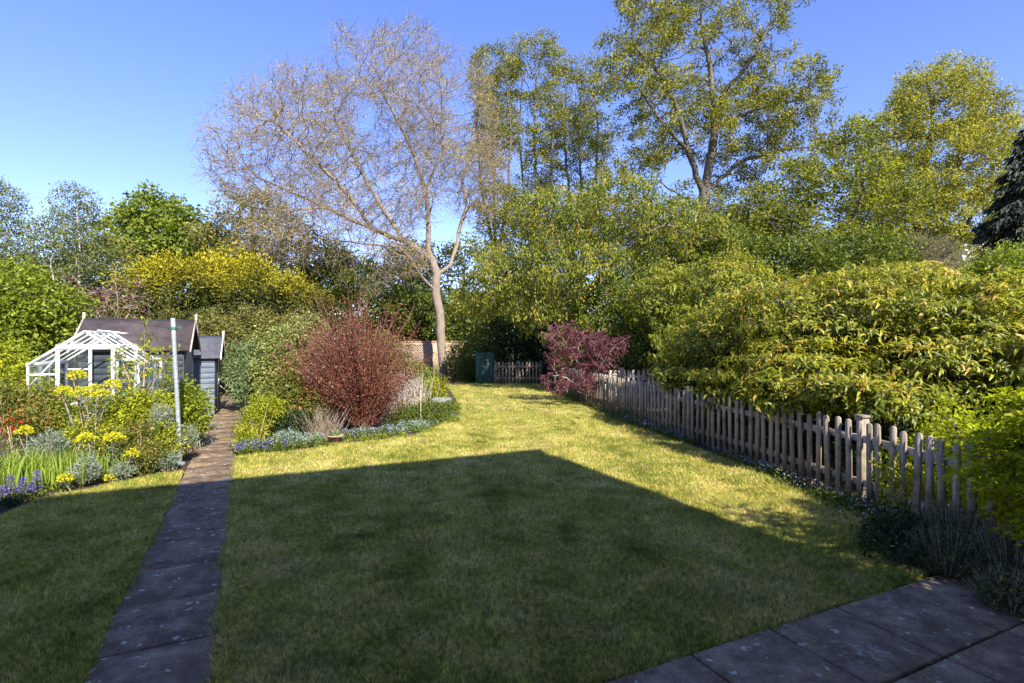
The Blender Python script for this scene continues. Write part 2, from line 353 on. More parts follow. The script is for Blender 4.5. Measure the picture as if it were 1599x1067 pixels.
# ---------------------------------------------------------------- foliage machinery
def leaves(P, D, N, Ln, W, kind='d', fold=.3, curve=.25):
    """P base points, D direction, N normal; 'd' folded diamond, 'l' lance leaf"""
    n = len(P); Ln = np.broadcast_to(Ln, (n,))[:, None]; W = np.broadcast_to(W, (n,))[:, None]
    D = nrm(D); S = nrm(np.cross(D, N)); N = np.cross(S, D)
    if kind == 'd':
        V = np.stack([P, P+D*Ln*.45+S*W*.5+N*W*fold, P+D*Ln-N*Ln*curve, P+D*Ln*.45-S*W*.5+N*W*fold], 1)
        F = np.array([[0, 1, 2], [0, 2, 3]])
    elif kind == 'l':
        m1 = P+D*Ln*.3+N*Ln*curve*.25; m2 = P+D*Ln*.68+N*Ln*curve*.05; tip = P+D*Ln-N*Ln*curve
        V = np.stack([P, m1+S*W*.42+N*W*fold, m2+S*W*.36+N*W*fold*.8, tip, m2-S*W*.36+N*W*fold*.8, m1-S*W*.42+N*W*fold, m1, m2], 1)
        F = np.array([[0, 1, 6], [0, 6, 5], [6, 1, 2], [6, 2, 7], [6, 7, 4], [6, 4, 5], [7, 2, 3], [7, 3, 4]])
    elif kind == 's':   # strip: narrow needle spray
        V = np.stack([P+S*W*.5, P-S*W*.5, P+D*Ln-N*Ln*curve], 1); F = np.array([[0, 1, 2]])
    k = V.shape[1]
    F = (F[None]+np.arange(n)[:, None, None]*k).reshape(-1, 3)
    return V.reshape(-1, 3), F, k
def rdir(rng, n): return nrm(rng.normal(size=(n, 3)))
def leafobj(name, rng, P, mat, Ln, W, parent, base, up=.6, droop=.0, out=None, outw=.6, kind='d', tint=None, fold=.3, curve=.25, lv=.3):
    n = len(P); N = rdir(rng, n)+np.array([0, 0, up]); N = nrm(N)
    D = rdir(rng, n)
    if out is not None: D = D*(1-outw)+out*outw
    D = nrm(D-N*np.sum(D*N, 1, keepdims=True)*.8+np.array([0, 0, -droop]))
    s = rng.uniform(1-lv, 1+lv, n)
    V, F, k = leaves(P, D, N, Ln*s, W*s*rng.uniform(.8, 1.2, n), kind, fold, curve)
    if tint is None: tint = rng.uniform(0, 1, n)
    return mk(name, V, F, mat, parent, base, tint=np.repeat(tint, k))
def inell(rng, ells, n):
    vol = np.array([r[0]*r[1]*r[2] for c, r in ells])**.8; cnt = rng.multinomial(n, vol/vol.sum()); out = []
    for (c, r), m in zip(ells, cnt):
        out.append(np.asarray(c)+rdir(rng, m)*(rng.uniform(0, 1, (m, 1))**(1/2.6))*np.asarray(r))
    return np.concatenate(out)
def E(px, py, Y, rx, ry, dep=None):
    s = Y/FPX; return (at(px, py, Y), np.array([rx*s, dep if dep else rx*s*.9, ry*s]))
def resample(P, step):
    P = np.asarray(P, float); out = [P[0]]
    for a, b in zip(P[:-1], P[1:]):
        k = max(1, int(np.linalg.norm(b-a)/step)); out += [a+(b-a)*(i/k) for i in range(1, k+1)]
    return np.array(out)
def colonize(rng, att, stems, step, kill, trop=(0, 0, .0), jit=.22, maxn=14000, iters=260):
    nodes = []; par = []
    for i, s in enumerate(stems):
        s = resample(s, step)
        if i == 0: nodes.append(s[0]); par.append(-1)
        j = 0 if i == 0 else int(np.argmin(np.sum((np.array(nodes)-s[0])**2, 1)))
        for p in s[1:]:
            nodes.append(p+rng.normal(size=3)*step*.06); par.append(j); j = len(nodes)-1
    X = np.zeros((maxn+2000, 3)); n = len(nodes); X[:n] = nodes; par = list(par)
    nch = np.zeros(maxn+2000, int)
    for p in par:
        if p >= 0: nch[p] += 1
    att = att.copy(); nd = np.full(len(att), 1e9); ni = np.zeros(len(att), int)
    def upd(a, b):
        nonlocal nd, ni
        for s0 in range(a, b, 256):
            Q = X[s0:min(b, s0+256)]
            d = (att**2).sum(1)[:, None]+(Q**2).sum(1)[None]-2*att@Q.T
            j = d.argmin(1); dm = d[np.arange(len(att)), j]; m = dm < nd
            nd[m] = dm[m]; ni[m] = s0+j[m]
    upd(0, n); trop = np.array(trop)
    for it in range(iters):
        keep = nd > kill*kill; att = att[keep]; nd = nd[keep]; ni = ni[keep]
        if not len(att) or n > maxn: break
        dr = nrm(att-X[ni]); ac = np.zeros((n, 3)); np.add.at(ac, ni, dr)
        act = np.unique(ni); act = act[nch[act] < 3]
        if not len(act): break
        d = nrm(nrm(ac[act])+trop+rng.normal(size=(len(act), 3))*jit)
        new = X[act]+d*step; k = len(new)
        if n+k > maxn+1900: break
        X[n:n+k] = new; par += list(act); nch[act] += 1
        upd(n, n+k); n += k
    return X[:n].copy(), np.array(par)
def radii(par, R0, r0):
    n = len(par); tips = np.zeros(n); ch = np.bincount(par[par >= 0], minlength=n)
    tips[ch == 0] = 1
    order = np.arange(n)[::-1]
    for i in order:                     # children always follow their parents
        if par[i] >= 0: tips[par[i]] += tips[i]
    p = math.log(max(tips[0], 2))/math.log(R0/r0)
    return r0*tips**(1/p), tips
def tubes(X, par, r, k, sel, flare=1.0):
    """tapered limbs; the main child shares its parent's ring"""
    n = len(X); c = np.where(sel & (par >= 0))[0]; p = par[c]
    main = np.full(n, -1); o = np.argsort(r[c]); main[p[o]] = c[o]
    d = X-X[np.maximum(par, 0)]; d[par < 0] = (0, 0, 1); d = nrm(d)
    dd = d.copy(); hm = main >= 0; dd[hm] = nrm(d[hm]+d[main[hm]])
    ref = np.array([.35, .9, .22])
    a = 2*np.pi*np.arange(k)/k
    def ring(pos, dr, rad):
        x = nrm(np.cross(dr, ref)); y = np.cross(dr, x)
        return pos[:, None]+(x[:, None]*np.cos(a)[None, :, None]+y[:, None]*np.sin(a)[None, :, None])*rad[:, None, None]
    RN = ring(X, dd, r).reshape(-1, 3)
    side = c[main[p] != c]; RS = ring(X[par[side]], d[side], np.minimum(r[side]*1.15, r[par[side]])).reshape(-1, 3)
    sb = np.full(n, -1); sb[side] = np.arange(len(side))
    st = np.where(main[p] == c, p*k, n*k+sb[c]*k); en = c*k
    j = np.arange(k); j2 = (j+1) % k
    F = np.stack([st[:, None]+j, st[:, None]+j2, en[:, None]+j2, en[:, None]+j], -1).reshape(-1, 4)
    V = np.concatenate([RN, RS]); 
    us, inv = np.unique(F, return_inverse=True); return V[us], inv.reshape(F.shape)
def limbs(name, X, par, r, mat, parent, base, thr=.02, kbig=8, extra=None):
    Vs, Fs, o = [], [], 0
    for k, sel in ((kbig, r >= thr), (3, r < thr)):
        if sel[1:].any():
            V, F = tubes(X, par, r, k, sel); Vs.append(V); Fs.append(F+o); o += len(V)
    if extra is not None:
        V, F = extra; Vs.append(V); Fs.append(F+o)
    return mk(name, np.concatenate(Vs), [np.concatenate(Fs[:]) if all(f.shape[1] == 4 for f in Fs) else Fs[0]]+([] if all(f.shape[1] == 4 for f in Fs) else Fs[1:]), mat, parent, base, smooth=True)
def twigs(rng, P, D, Ln, r):
    """thin two-segment three-sided twigs"""
    n = len(P); D = nrm(D); Ln = np.broadcast_to(Ln, (n,))[:, None]
    m = P+D*Ln*.5; D2 = nrm(D+rng.normal(size=(n, 3))*.35); e = m+D2*Ln*.5
    S = nrm(np.cross(D, rdir(rng, n))); T = np.cross(D, S)
    def rg(c, q): return [c+(S*math.cos(a)+T*math.sin(a))*q for a in (0, 2.094, 4.189)]
    V = np.stack(rg(P, r)+rg(m, r*.75)+rg(e, r*.35), 1)
    F = np.array([[0, 1, 4, 3], [1, 2, 5, 4], [2, 0, 3, 5], [3, 4, 7, 6], [4, 5, 8, 7], [5, 3, 6, 8]])
    F = (F[None]+np.arange(n)[:, None, None]*9).reshape(-1, 4)
    return V.reshape(-1, 3), F
def tree(name, label, cat, seed, stems, ells, natt, step, kill, R0, r0, bark, leafsets, group=None, holes=0, hr=1., tw=0, twl=.5, twr=.006, trop=(0, 0, 0), maxn=14000, thr=.03, jit=.22, trunkname='trunk'):
    """leafsets: list of (part name, material, leaves per thin node, spread, length, width, opts)"""
    rng = np.random.default_rng(seed); base = np.array(stems[0][0], float); base[2] = 0
    root = empty(name, base, label, cat, group)
    att = inell(rng, ells, natt)
    att = att[att[:, 2] > .1]
    if holes:
        hc = inell(rng, ells, holes)
        for h in hc: att = att[np.sum((att-h)**2, 1) > (hr*rng.uniform(.6, 1.2))**2]
    X, par = colonize(rng, att, stems, step, kill, trop, jit, maxn)
    r, tips = radii(par, R0, r0); print(name, len(X))
    d = nrm(X-X[np.maximum(par, 0)]+1e-6)
    thin = np.where((tips <= 5) & (np.arange(len(X)) > sum(len(s) for s in stems)))[0]
    ext = None
    if tw:
        q = np.repeat(thin, tw); ext = twigs(rng, X[q], d[q]+rng.normal(size=(len(q), 3))*.55, twl*rng.uniform(.5, 1.3, len(q)), twr)
    limbs(trunkname, X, par, r, bark, root, base, thr, 8, ext)
    for (pn, mt, per, spread, Ln, W, op) in leafsets:
        op = dict(op); lim = op.pop('tips', 5); frac = op.pop('frac', 1.); zt = op.pop('ztint', 0)
        t = np.where((tips <= lim) & (np.arange(len(X)) > 6))[0]
        if frac < 1: t = t[rng.uniform(size=len(t)) < frac]
        q = np.repeat(t, per) if per >= 1 else t
        cn = rng.normal(size=len(X))*.22
        P = X[q]+np.clip(rng.normal(size=(len(q), 3)), -1.5, 1.5)*spread*np.array([1, 1, .75])
        tint = np.clip(rng.normal(.5, .24, len(q))+cn[q], 0, 1)
        leafobj(pn, rng, P, mt, Ln, W, root, base, out=d[q], tint=tint, **op)
    return root
def lump(rng, k=7, amp=.16, f=4):
    K = rng.normal(size=(k, 3))*f; ph = rng.uniform(0, 6.28, k)
    return lambda d: 1+amp*np.sin(d@K.T+ph).sum(1)/math.sqrt(k)*1.2
def bush(name, label, cat, seed, base, ells, n, mat, Ln, W, group=None, per=14, spread=.12, inner=.25, stems=5, stemmat=None, stemr=.02, flowers=None, up=.5, droop=0., outw=.45, kind='d', amp=.16, freq=4, zt=None, fold=.3, curve=.25, shell=.12, tintvar=.2, twn=0, twl=.4, twr=.004, cut=.02):
    rng = np.random.default_rng(seed); base = np.array(base, float)
    root = empty(name, base, label, cat, group); Pc, Oc = [], []
    area = np.array([(r[0]*r[2]+r[0]*r[1]+r[1]*r[2]) for c, r in ells]); cnt = rng.multinomial(max(3, n//per), area/area.sum())
    for (c, r), m in zip(ells, cnt):
        f = lump(rng, 7, amp, freq); d = rdir(rng, m); 
        rad = np.where(rng.uniform(size=m) < inner, rng.uniform(.35, .9, m), 1-np.abs(rng.normal(size=m))*shell)*f(d)
        Pc.append(np.asarray(c)+d*rad[:, None]*np.asarray(r)); Oc.append(nrm(d/np.asarray(r)))
    Pc = np.concatenate(Pc); Oc = np.concatenate(Oc); ok = Pc[:, 2] > cut; Pc, Oc = Pc[ok], Oc[ok]
    ct = rng.normal(size=len(Pc))*tintvar
    q = np.repeat(np.arange(len(Pc)), per)
    P = Pc[q]+np.clip(rng.normal(size=(len(q), 3)), -1.8, 1.8)*spread; P[:, 2] = np.maximum(P[:, 2], cut*.5+.004)
    t = rng.normal(.5, .22, len(q))+ct[q]
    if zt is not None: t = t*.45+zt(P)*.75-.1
    leafobj('foliage', rng, P, mat, Ln, W, root, base, up=up, droop=droop, out=Oc[q], outw=outw, kind=kind, tint=np.clip(t, 0, 1), fold=fold, curve=curve)
    if stems:
        mb = MB(); sel = rng.choice(len(Pc), min(stems, len(Pc)), replace=False)
        for s in sel:
            a = base+np.array([*rng.normal(size=2)*.06, 0]); b_ = Pc[s]; m_ = (a+b_)/2+np.array([0, 0, .12*np.linalg.norm(b_-a)])
            T = np.linspace(0, 1, 6)[:, None]; C = (1-T)**2*a+2*T*(1-T)*m_+T*T*b_
            mb.tube(C, np.linspace(stemr, stemr*.3, 6), 5)
        if twn:
            o = rng.choice(len(Pc), twn); V, F = twigs(rng, Pc[o]-Oc[o]*twl*.5, Oc[o]+rng.normal(size=(twn, 3))*.5, twl, twr)
            mb.add(V, F.tolist())
        mb.build('stems', stemmat or M['bark_dark'], root, tuple(base), smooth=True)
    if flowers:
        for (fname, fm, fn, fl, fw, ftop) in flowers:
            o = rng.choice(len(Pc), fn); z0 = np.quantile(Pc[:, 2], ftop); 
            o = o[Pc[o, 2] >= z0-1e-6]
            P = Pc[o]+Oc[o]*spread*1.1+rng.normal(size=(len(o), 3))*spread*.6; P[:, 2] = np.maximum(P[:, 2], .02)
            leafobj(fname, rng, P, fm, fl, fw, root, base, up=1.2, out=Oc[o], outw=.3, fold=.05, curve=0)
    return root
def inpoly(x, y, poly):
    inside = np.zeros(len(x), bool); n = len(poly)
    for i in range(n):
        x1, y1 = poly[i]; x2, y2 = poly[(i+1) % n]
        c = ((y1 > y) != (y2 > y)) & (x < (x2-x1)*(y-y1)/(y2-y1+1e-12)+x1); inside ^= c
    return inside
# ================================================================ SETTING: ground, lawn, path, patio
s = 900.; N_ = 40
xs = np.linspace(-s, s, N_); gx, gy = np.meshgrid(xs, xs); 
V = np.stack([gx.ravel(), gy.ravel(), np.full(gx.size, -.03)], 1)
I = np.arange(N_*N_).reshape(N_, N_); F = np.stack([I[:-1, :-1], I[:-1, 1:], I[1:, 1:], I[1:, :-1]], -1).reshape(-1, 4)
tag(mk('ground', V, F, M['ground']), 'rough dark ground under hedges and trees around the garden', 'ground', kind='structure')
def pathu(v): return -.545-.013*(v-7)
PW = .285
def P2(px, py): g = gr(px, py); return (g[0], g[1])
def gu(u, v): p = G(u, v); return (p[0], p[1])
pe = [gu(pathu(v)+PW, v) for v in (8.9, 7, 5, 3, 1)]          # right path edge going towards the camera
FENCE = [(1.35, 20.6), (2.2, 14.2), (2.80, 10.3), (3.40, 7.5), (3.68, 5.65), (3.72, 4.1), (3.76, 2.9)]
mid_bed_edge = [P2(368, 716), P2(400, 713), P2(440, 710), P2(480, 704), P2(520, 697), P2(560, 693), P2(600, 690), P2(640, 684), P2(672, 674), P2(700, 660), P2(714, 648), P2(719, 637), P2(715, 625), P2(706, 612), P2(698, 602)]
right_edge = [(1.0, 21.6)]+[(x-.28, y) for x, y in FENCE[1:4]]+[(3.30, 6.1), (3.45, 5.2), (3.25, 4.55), (3.14, 4.1)]
patio_edge = [gu(4.35, 2.22), gu(-.2, 2.2)]
lawn_right = mid_bed_edge+[(-2.3, 21.7)]+right_edge+patio_edge+[gu(pathu(2.3)+PW, 2.3)]+[gu(pathu(v)+PW, v) for v in (4, 6, 8)]
left_bed_edge = [P2(287, 739), P2(260, 742), P2(225, 751), P2(180, 758), P2(140, 768), P2(90, 777), P2(50, 790), P2(0, 812), (-6.2, 4.6)]
lawn_left = left_bed_edge+[(-6.5, 1.2), gu(pathu(1)-PW-.0, 1)]+[gu(pathu(v)-PW, v) for v in (3, 5, 7)]
def sheet(name, poly, z, mat, label, cat, sub=1):
    bm = bmesh.new(); vs = [bm.verts.new((x, y, 0)) for x, y in poly]; f = bm.faces.new(vs); 
    if f.normal.z < 0: f.normal_flip()
    r = bmesh.ops.extrude_face_region(bm, geom=[f]); up = [e for e in r['geom'] if isinstance(e, bmesh.types.BMVert)]
    for v_ in up: v_.co.z = z
    bmesh.ops.recalc_face_normals(bm, faces=bm.faces[:]); bmesh.ops.triangulate(bm, faces=bm.faces[:])
    for v_ in bm.verts:
        if v_.co.z == 0: v_.co.z = -.05
    me = bpy.data.meshes.new(name); bm.to_mesh(me); bm.free(); me.materials.append(mat)
    o = bpy.data.objects.new(name, me); col.objects.link(o); return tag(o, label, cat, kind='structure')
sheet('lawn', lawn_right, .02, M['lawn'], 'large patchy mown lawn half in the house shadow', 'lawn')
sheet('lawn', lawn_left, .02, M['lawn'], 'small piece of lawn left of the paved path', 'lawn')
bed = [(-14, 4.2), (-6.5, 1.0), gu(-.6, 2)]+[gu(-.6, 9), (-4.0, 7.6), (-2.9, 8.4), (-1.2, 9.6), (-.9, 14), (-1.6, 20), (-2.2, 24), (-16, 26)]
sheet('soil', bed, -.008, M['soil'], 'brown soil of the flower beds either side of the path', 'soil')
sheet('soil', [(2.0, 20), (1.9, 14), (2.4, 10.2), (3.0, 7.4), (2.8, 5), (2.6, 3.0), (4.6, 2.4), (9, 3), (9, 12), (6, 20)], -.012, M['soil'], 'dark soil strip along the foot of the picket fence', 'soil')
# path of 0.6 m slabs
mb = MB(); rng = np.random.default_rng(5); v = 1.1
while v < 19.5:
    uc = pathu(v+.3)+rng.normal()*.004; z = .028+rng.normal()*.0015
    mb.frame_box(G(uc, v+.3, z-.03), U-Vv*.013, Vv+U*-.013, (0, 0, 1), PW+rng.normal()*.004, .294, .03, .006); v += .6
tag(mb.build('path', M['path']), 'narrow path of weathered slabs with pale lichen', 'path', kind='structure')
tag((lambda m_: (m_.gbox(-1.0, -.15, 1.0, 19, -.06, -.002), m_.build('path_bed', M['soil']))[1])(MB()), 'dark earth under the slab path', 'soil', kind='structure')
mb = MB()
for i in range(-14, 4):
    for j in range(0, 5):
        u0 = 3.295+.6*i; v1 = 2.2-.6*j
        if u0 > 4.4: continue
        mb.frame_box(G(u0+.3, v1-.3, .0+rng.normal()*.0015), U, Vv, (0, 0, 1), .2905+rng.normal()*.001, .2905+rng.normal()*.001, .03, .007)
tag(mb.build('patio', M['slab']), 'dark grey square patio slabs with mossy joints', 'patio', kind='structure')
# grass blades
def grass():
    rng = np.random.default_rng(11); Vs = []; Ts = []
    def pts(n, y0, y1, pw):
        y = (y0**(pw)+(y1**pw-y0**pw)*rng.uniform(size=n))**(1/pw); x = rng.uniform(-1.0, 1.0, n)*(.98*y+.15); return x, y
    for n, y0, y1, h, wd in ((620000, 2.3, 6.2, .040, .0050), (420000, 6.2, 12.5, .042, .009), (240000, 12.5, 22., .038, .016)):
        x, y = pts(n, y0, y1, 1.2)
        m_ = inpoly(x, y, lawn_right) | inpoly(x, y, lawn_left); x, y = x[m_], y[m_]; k = len(x)
        cl = .5+.5*np.sin(x*7.3+np.sin(y*5.1)*2)*np.sin(y*6.1+np.sin(x*4.3)*2)
        cm = .5+.5*np.sin(x*41+2*np.sin(y*17))*np.sin(y*37+2*np.sin(x*23)); cf = .5+.5*np.sin(x*119+3*np.sin(y*61))*np.sin(y*101+3*np.sin(x*47))
        a = rng.uniform(0, 6.283, k); hh = h*rng.uniform(.5, 1.25, k)*(.35+.4*cl+.5*cm+.35*cf); ww = wd*rng.uniform(.6, 1.2, k)
        B = np.stack([x, y, np.full(k, .017)], 1); S = np.stack([np.cos(a), np.sin(a), 0*a], 1)*ww[:, None]*.5
        b = rng.uniform(0, 6.283, k); ln = rng.uniform(.1, 1.1, k)*hh; st_ = np.sin((x+.14*y)*2*np.pi/.95); st_ = np.clip(st_*4, -1, 1)*hh*.22; lean = np.stack([np.cos(b)*ln, np.sin(b)*ln+st_, hh], 1)
        Vs.append(np.stack([B-S, B+S, B+lean], 1).reshape(-1, 3)); Ts.append(np.repeat(np.clip(rng.beta(1.8, 2.0, k)*.9+.08, 0, 1), 3))
    C = np.stack(pts(420, 2.4, 14, 1.3), 1); C = C[inpoly(C[:, 0], C[:, 1], lawn_right) | inpoly(C[:, 0], C[:, 1], lawn_left)]
    q = np.repeat(np.arange(len(C)), 130); rr = rng.uniform(.02, .075, len(C))[q][:, None]; p = C[q]+rng.normal(size=(len(q), 2))*rr*[1.3, .8]; k = len(p)
    a = rng.uniform(0, 6.283, k); B = np.stack([p[:, 0], p[:, 1], np.full(k, .017)], 1); S = np.stack([np.cos(a), np.sin(a), 0*a], 1)*.0032; b = rng.uniform(0, 6.283, k); hh = .045*rng.uniform(.4, 1.2, k); ln = hh*rng.uniform(.3, 1.4, k)
    Vs.append(np.stack([B-S, B+S, B+np.stack([np.cos(b)*ln, np.sin(b)*ln, hh], 1)], 1).reshape(-1, 3)); Ts.append(np.repeat(rng.uniform(0, .22, k), 3))
    # ragged longer tufts along the edges of path, patio and bed
    edges = [[gu(pathu(v)+PW, v) for v in (2.2, 5, 8.6)], [gu(pathu(v)-PW, v) for v in (1, 4, 7.2)], patio_edge, right_edge[3:], left_bed_edge, mid_bed_edge]
    for e in edges:
        e = np.array(e); seg = np.linalg.norm(np.diff(e, axis=0), axis=1); k = int(seg.sum()*1500); t = rng.uniform(0, seg.sum(), k)
        cs = np.concatenate([[0], np.cumsum(seg)]); i = np.clip(np.searchsorted(cs, t)-1, 0, len(seg)-1); f = ((t-cs[i])/seg[i])[:, None]
        p = e[i]*(1-f)+e[i+1]*f+rng.normal(size=(k, 2))*.016; a = rng.uniform(0, 6.283, k); hh = .045*rng.uniform(.4, 1.3, k)*(.6+.6*np.abs(np.sin(t*3.1)))
        B = np.stack([p[:, 0], p[:, 1], np.full(k, .0)], 1); S = np.stack([np.cos(a), np.sin(a), 0*a], 1)*.003; b = rng.uniform(0, 6.283, k)
        ln = rng.uniform(.2, 1.2, k)*hh
        Vs.append(np.stack([B-S, B+S, B+np.stack([np.cos(b)*ln, np.sin(b)*ln, hh], 1)], 1).reshape(-1, 3)); Ts.append(np.repeat(rng.beta(1.6, 2.2, k), 3))
    V = np.concatenate(Vs); F = np.arange(len(V)).reshape(-1, 3)
    tag(mk('grass', V, F, M['blade'], tint=np.concatenate(Ts)), 'short mown grass blades covering the lawn', 'grass', kind='stuff')
grass()
rng = np.random.default_rng(77); q_ = np.concatenate([np.array([gu(pathu(v)+rng.normal()*.25, v) for v in rng.uniform(1.5, 12, 110)]), np.array([gu(u, v) for u, v in zip(rng.uniform(-.5, 4, 90), 2.2-np.abs(rng.normal(size=90))*.5)]), np.stack([rng.uniform(-3, 3, 70), rng.uniform(3, 12, 70)], 1)])
P_ = np.concatenate([q_, np.full((len(q_), 1), .036)], 1); P_[110:200, 2] = .034; P_[200:, 2] = .045; k_ = len(P_)
V, F, kk = leaves(P_, rdir(rng, k_)*[1, 1, .08], nrm(rng.normal(size=(k_, 3))*.25+[0, 0, 1]), rng.uniform(.012, .032, k_), rng.uniform(.006, .014, k_), 'd', .2, .1)
tag(mk('leaf_litter', V, F, leafmat('dead_leaf', [(.10, .06, .03), (.24, .15, .07), (.45, .36, .2)], .1), tint=np.repeat(rng.uniform(0, 1, k_), kk)), 'tiny fallen leaves and bits scattered on path, patio and lawn', 'leaf litter', kind='stuff')

# ================================================================ HOUSE behind the camera (casts the big shadow)
h = empty('house', G(-4, -4), 'pale rendered two storey house behind the patio', 'house')
EH, UR = 5.66, 4.05
mb = MB(); mb.gbox(-9, UR, -8.2, -.5, 0, EH-.12); 
mb.build('wall', M['render'], h)
mb = MB(); rz = EH+3.0
def gq(mb, pts): mb.add([G(*p) for p in pts], [tuple(range(len(pts)))])
for a, b in (((-.1, EH), (-4.35, rz)), ((-8.6, EH), (-4.35, rz))):
    mb.add([G(-9.2, a[0], a[1]), G(UR+.0, a[0], a[1]), G(UR+.0, b[0], b[1]), G(-9.2, b[0], b[1]), G(-9.2, a[0], a[1]-.1), G(UR, a[0], a[1]-.1), G(UR, b[0], b[1]-.1), G(-9.2, b[0], b[1]-.1)],
           [(0, 1, 2, 3), (7, 6, 5, 4), (0, 4, 5, 1), (1, 5, 6, 2), (2, 6, 7, 3), (3, 7, 4, 0)])
mb.build('roof', M['roof'], h)
for uu in (UR-.02, -8.98):
    mb = MB(); a_ = [(uu, -.5, EH-.12), (uu, -8.2, EH-.12), (uu, -4.35, rz-.2)]; mb.add([G(*p) for p in a_]+[G(p[0]-.1*(1 if uu > 0 else -1), p[1], p[2]) for p in a_], [(0, 1, 2), (5, 4, 3), (0, 3, 4, 1), (1, 4, 5, 2), (2, 5, 3, 0)]); mb.build('gable', M['render'], h)
for (u0, u1, z0, z1) in ((-6, -4.4, .9, 2.1), (-3, -1.6, 3.4, 4.6), (1.6, 3.2, 3.4, 4.6), (1.8, 3.2, .9, 2.1)):
    mb = MB(); mb.gbox(u0, u1, -.52, -.47, z0, z1); f_ = mb.build('window', M['white'], h)
    mb = MB(); mb.gbox(u0+.07, u1-.07, -.475, -.462, z0+.07, z1-.07); mb.build('pane', M['window'], f_)

# ================================================================ PICKET FENCES
def ptop(mb, c, along, out, w, t, h, z0=0., lean=(0, 0)):
    """a pale with a rounded top"""
    along = nrm(np.array(along, float)); out = nrm(np.array(out, float)); prof = [(-w/2, z0), (w/2, z0), (w/2, h-w*.45)]
    for k in range(1, 6): a = math.pi*k/6; prof.append((w/2*math.cos(a), h-w*.45+w*.45*math.sin(a)))
    prof.append((-w/2, h-w*.45)); n = len(prof)
    lz = np.array([along[0]*lean[0]+out[0]*lean[1], along[1]*lean[0]+out[1]*lean[1], 1.])
    A = [c+along*x+out*(t/2)+lz*z for x, z in prof]; B = [c+along*x-out*(t/2)+lz*z for x, z in prof]
    mb.add(A+B, [tuple(range(n)), tuple(range(2*n-1, n-1, -1))]+[(i, i+n, (i+1) % n+n, (i+1) % n) for i in range(n)])
def fence_line(name, label, cat, line, gap, w, h, mat, maxk=100, side=1, postat=(), seed=1, rails=(.22, .68), postextra=None, sw=0.02):
    rng = np.random.default_rng(seed); P = np.array([[x, y, 0.] for x, y in line]); seg = np.linalg.norm(np.diff(P, axis=0), axis=1); cs = np.concatenate([[0], np.cumsum(seg)])
    root = empty(name, P[0], label, cat); Ltot = cs[-1]
    def pos(t):
        i = min(max(np.searchsorted(cs, t)-1, 0), len(seg)-1); f = (t-cs[i])/seg[i]
        lo, hi = max(0, t-.6), min(Ltot, t+.6)
        return P[i]*(1-f)+P[i+1]*f, nrm(P[i+1]-P[i])
    k = int(Ltot/gap)
    for q in range(min(k, maxk)):
        c, d = pos(q*gap+.05+rng.normal()*.006); out = np.array([-d[1], d[0], 0])*side
        mb = MB(); hh = h+rng.normal()*.012; ptop(mb, c+out*.032, d, out, w*rng.uniform(.93, 1.05), .021, hh, .03, (rng.normal()*sw, rng.normal()*.012))
        pk = mk('picket', np.concatenate(mb.V), [np.array(f) for f in mb.F.values()], mat, root, P[0])
    for z in rails:
        for a, b in zip(P[:-1], P[1:]):
            mb = MB(); d = nrm(b-a); mb.bar(a+[0, 0, z*h/.87], b+[0, 0, z*h/.87], .034, .075, bev=.004); mb.build('rail', mat, root)
    for t in postat:
        c, d = pos(t); out = np.array([-d[1], d[0], 0])*side; mb = MB()
        mb.frame_box(c-out*.07+[0, 0, (h+.02)/2], d, out, (0, 0, 1), .045, .045, (h+.02)/2, .005); p_ = mb.build('post', mat, root)
        mb = MB(); mb.frame_box(c-out*.07+[0, 0, h+.035], d, out, (0, 0, 1), .062, .062, .0145, .004); mb.build('post_cap', mat, p_)
    return root
LN = FENCE[::-1]
fence_line('picket_fence', 'long weathered grey brown picket fence running down the right side of the lawn', 'fence', LN, .150, .070, .87, M['fence'], 100, 1, (2.82, 4.65, 6.5, 8.35, 10.2, 12.05, 13.9), 3)
fence_line('picket_fence', 'small grey picket fence at the far end of the lawn beside the green boards', 'fence', [(-.70, 21.75), (1.22, 21.65)], .136, .07, .88, M['fence'], 60, -1, (.02, .95, 1.88), 4)
fence_line('picket_fence', 'pale sunlit picket fence behind the long fence near the purple shrub', 'fence', [(2.45, 14.6), (5.6, 15.6)], .15, .09, .93, M['fencepale'], 60, -1, (.6, 2.4), 5)
# green board panel
r_ = empty('board_fence', (-1.1, 22.0, 0), 'short dark green painted board fence beside the far picket fence', 'fence')
for i in range(4):
    mb = MB(); mb.box(-1.48+i*.19, -1.48+i*.19+.182, 22.0, 22.03, .02, 1.25, .004); mb.build('board', M['greenboard'], r_)
mb = MB(); mb.box(-1.5, -.7, 22.032, 22.08, 1.05, 1.12); mb.box(-1.5, -.7, 22.032, 22.08, .25, .32); mb.build('rail', M['greenboard'], r_)
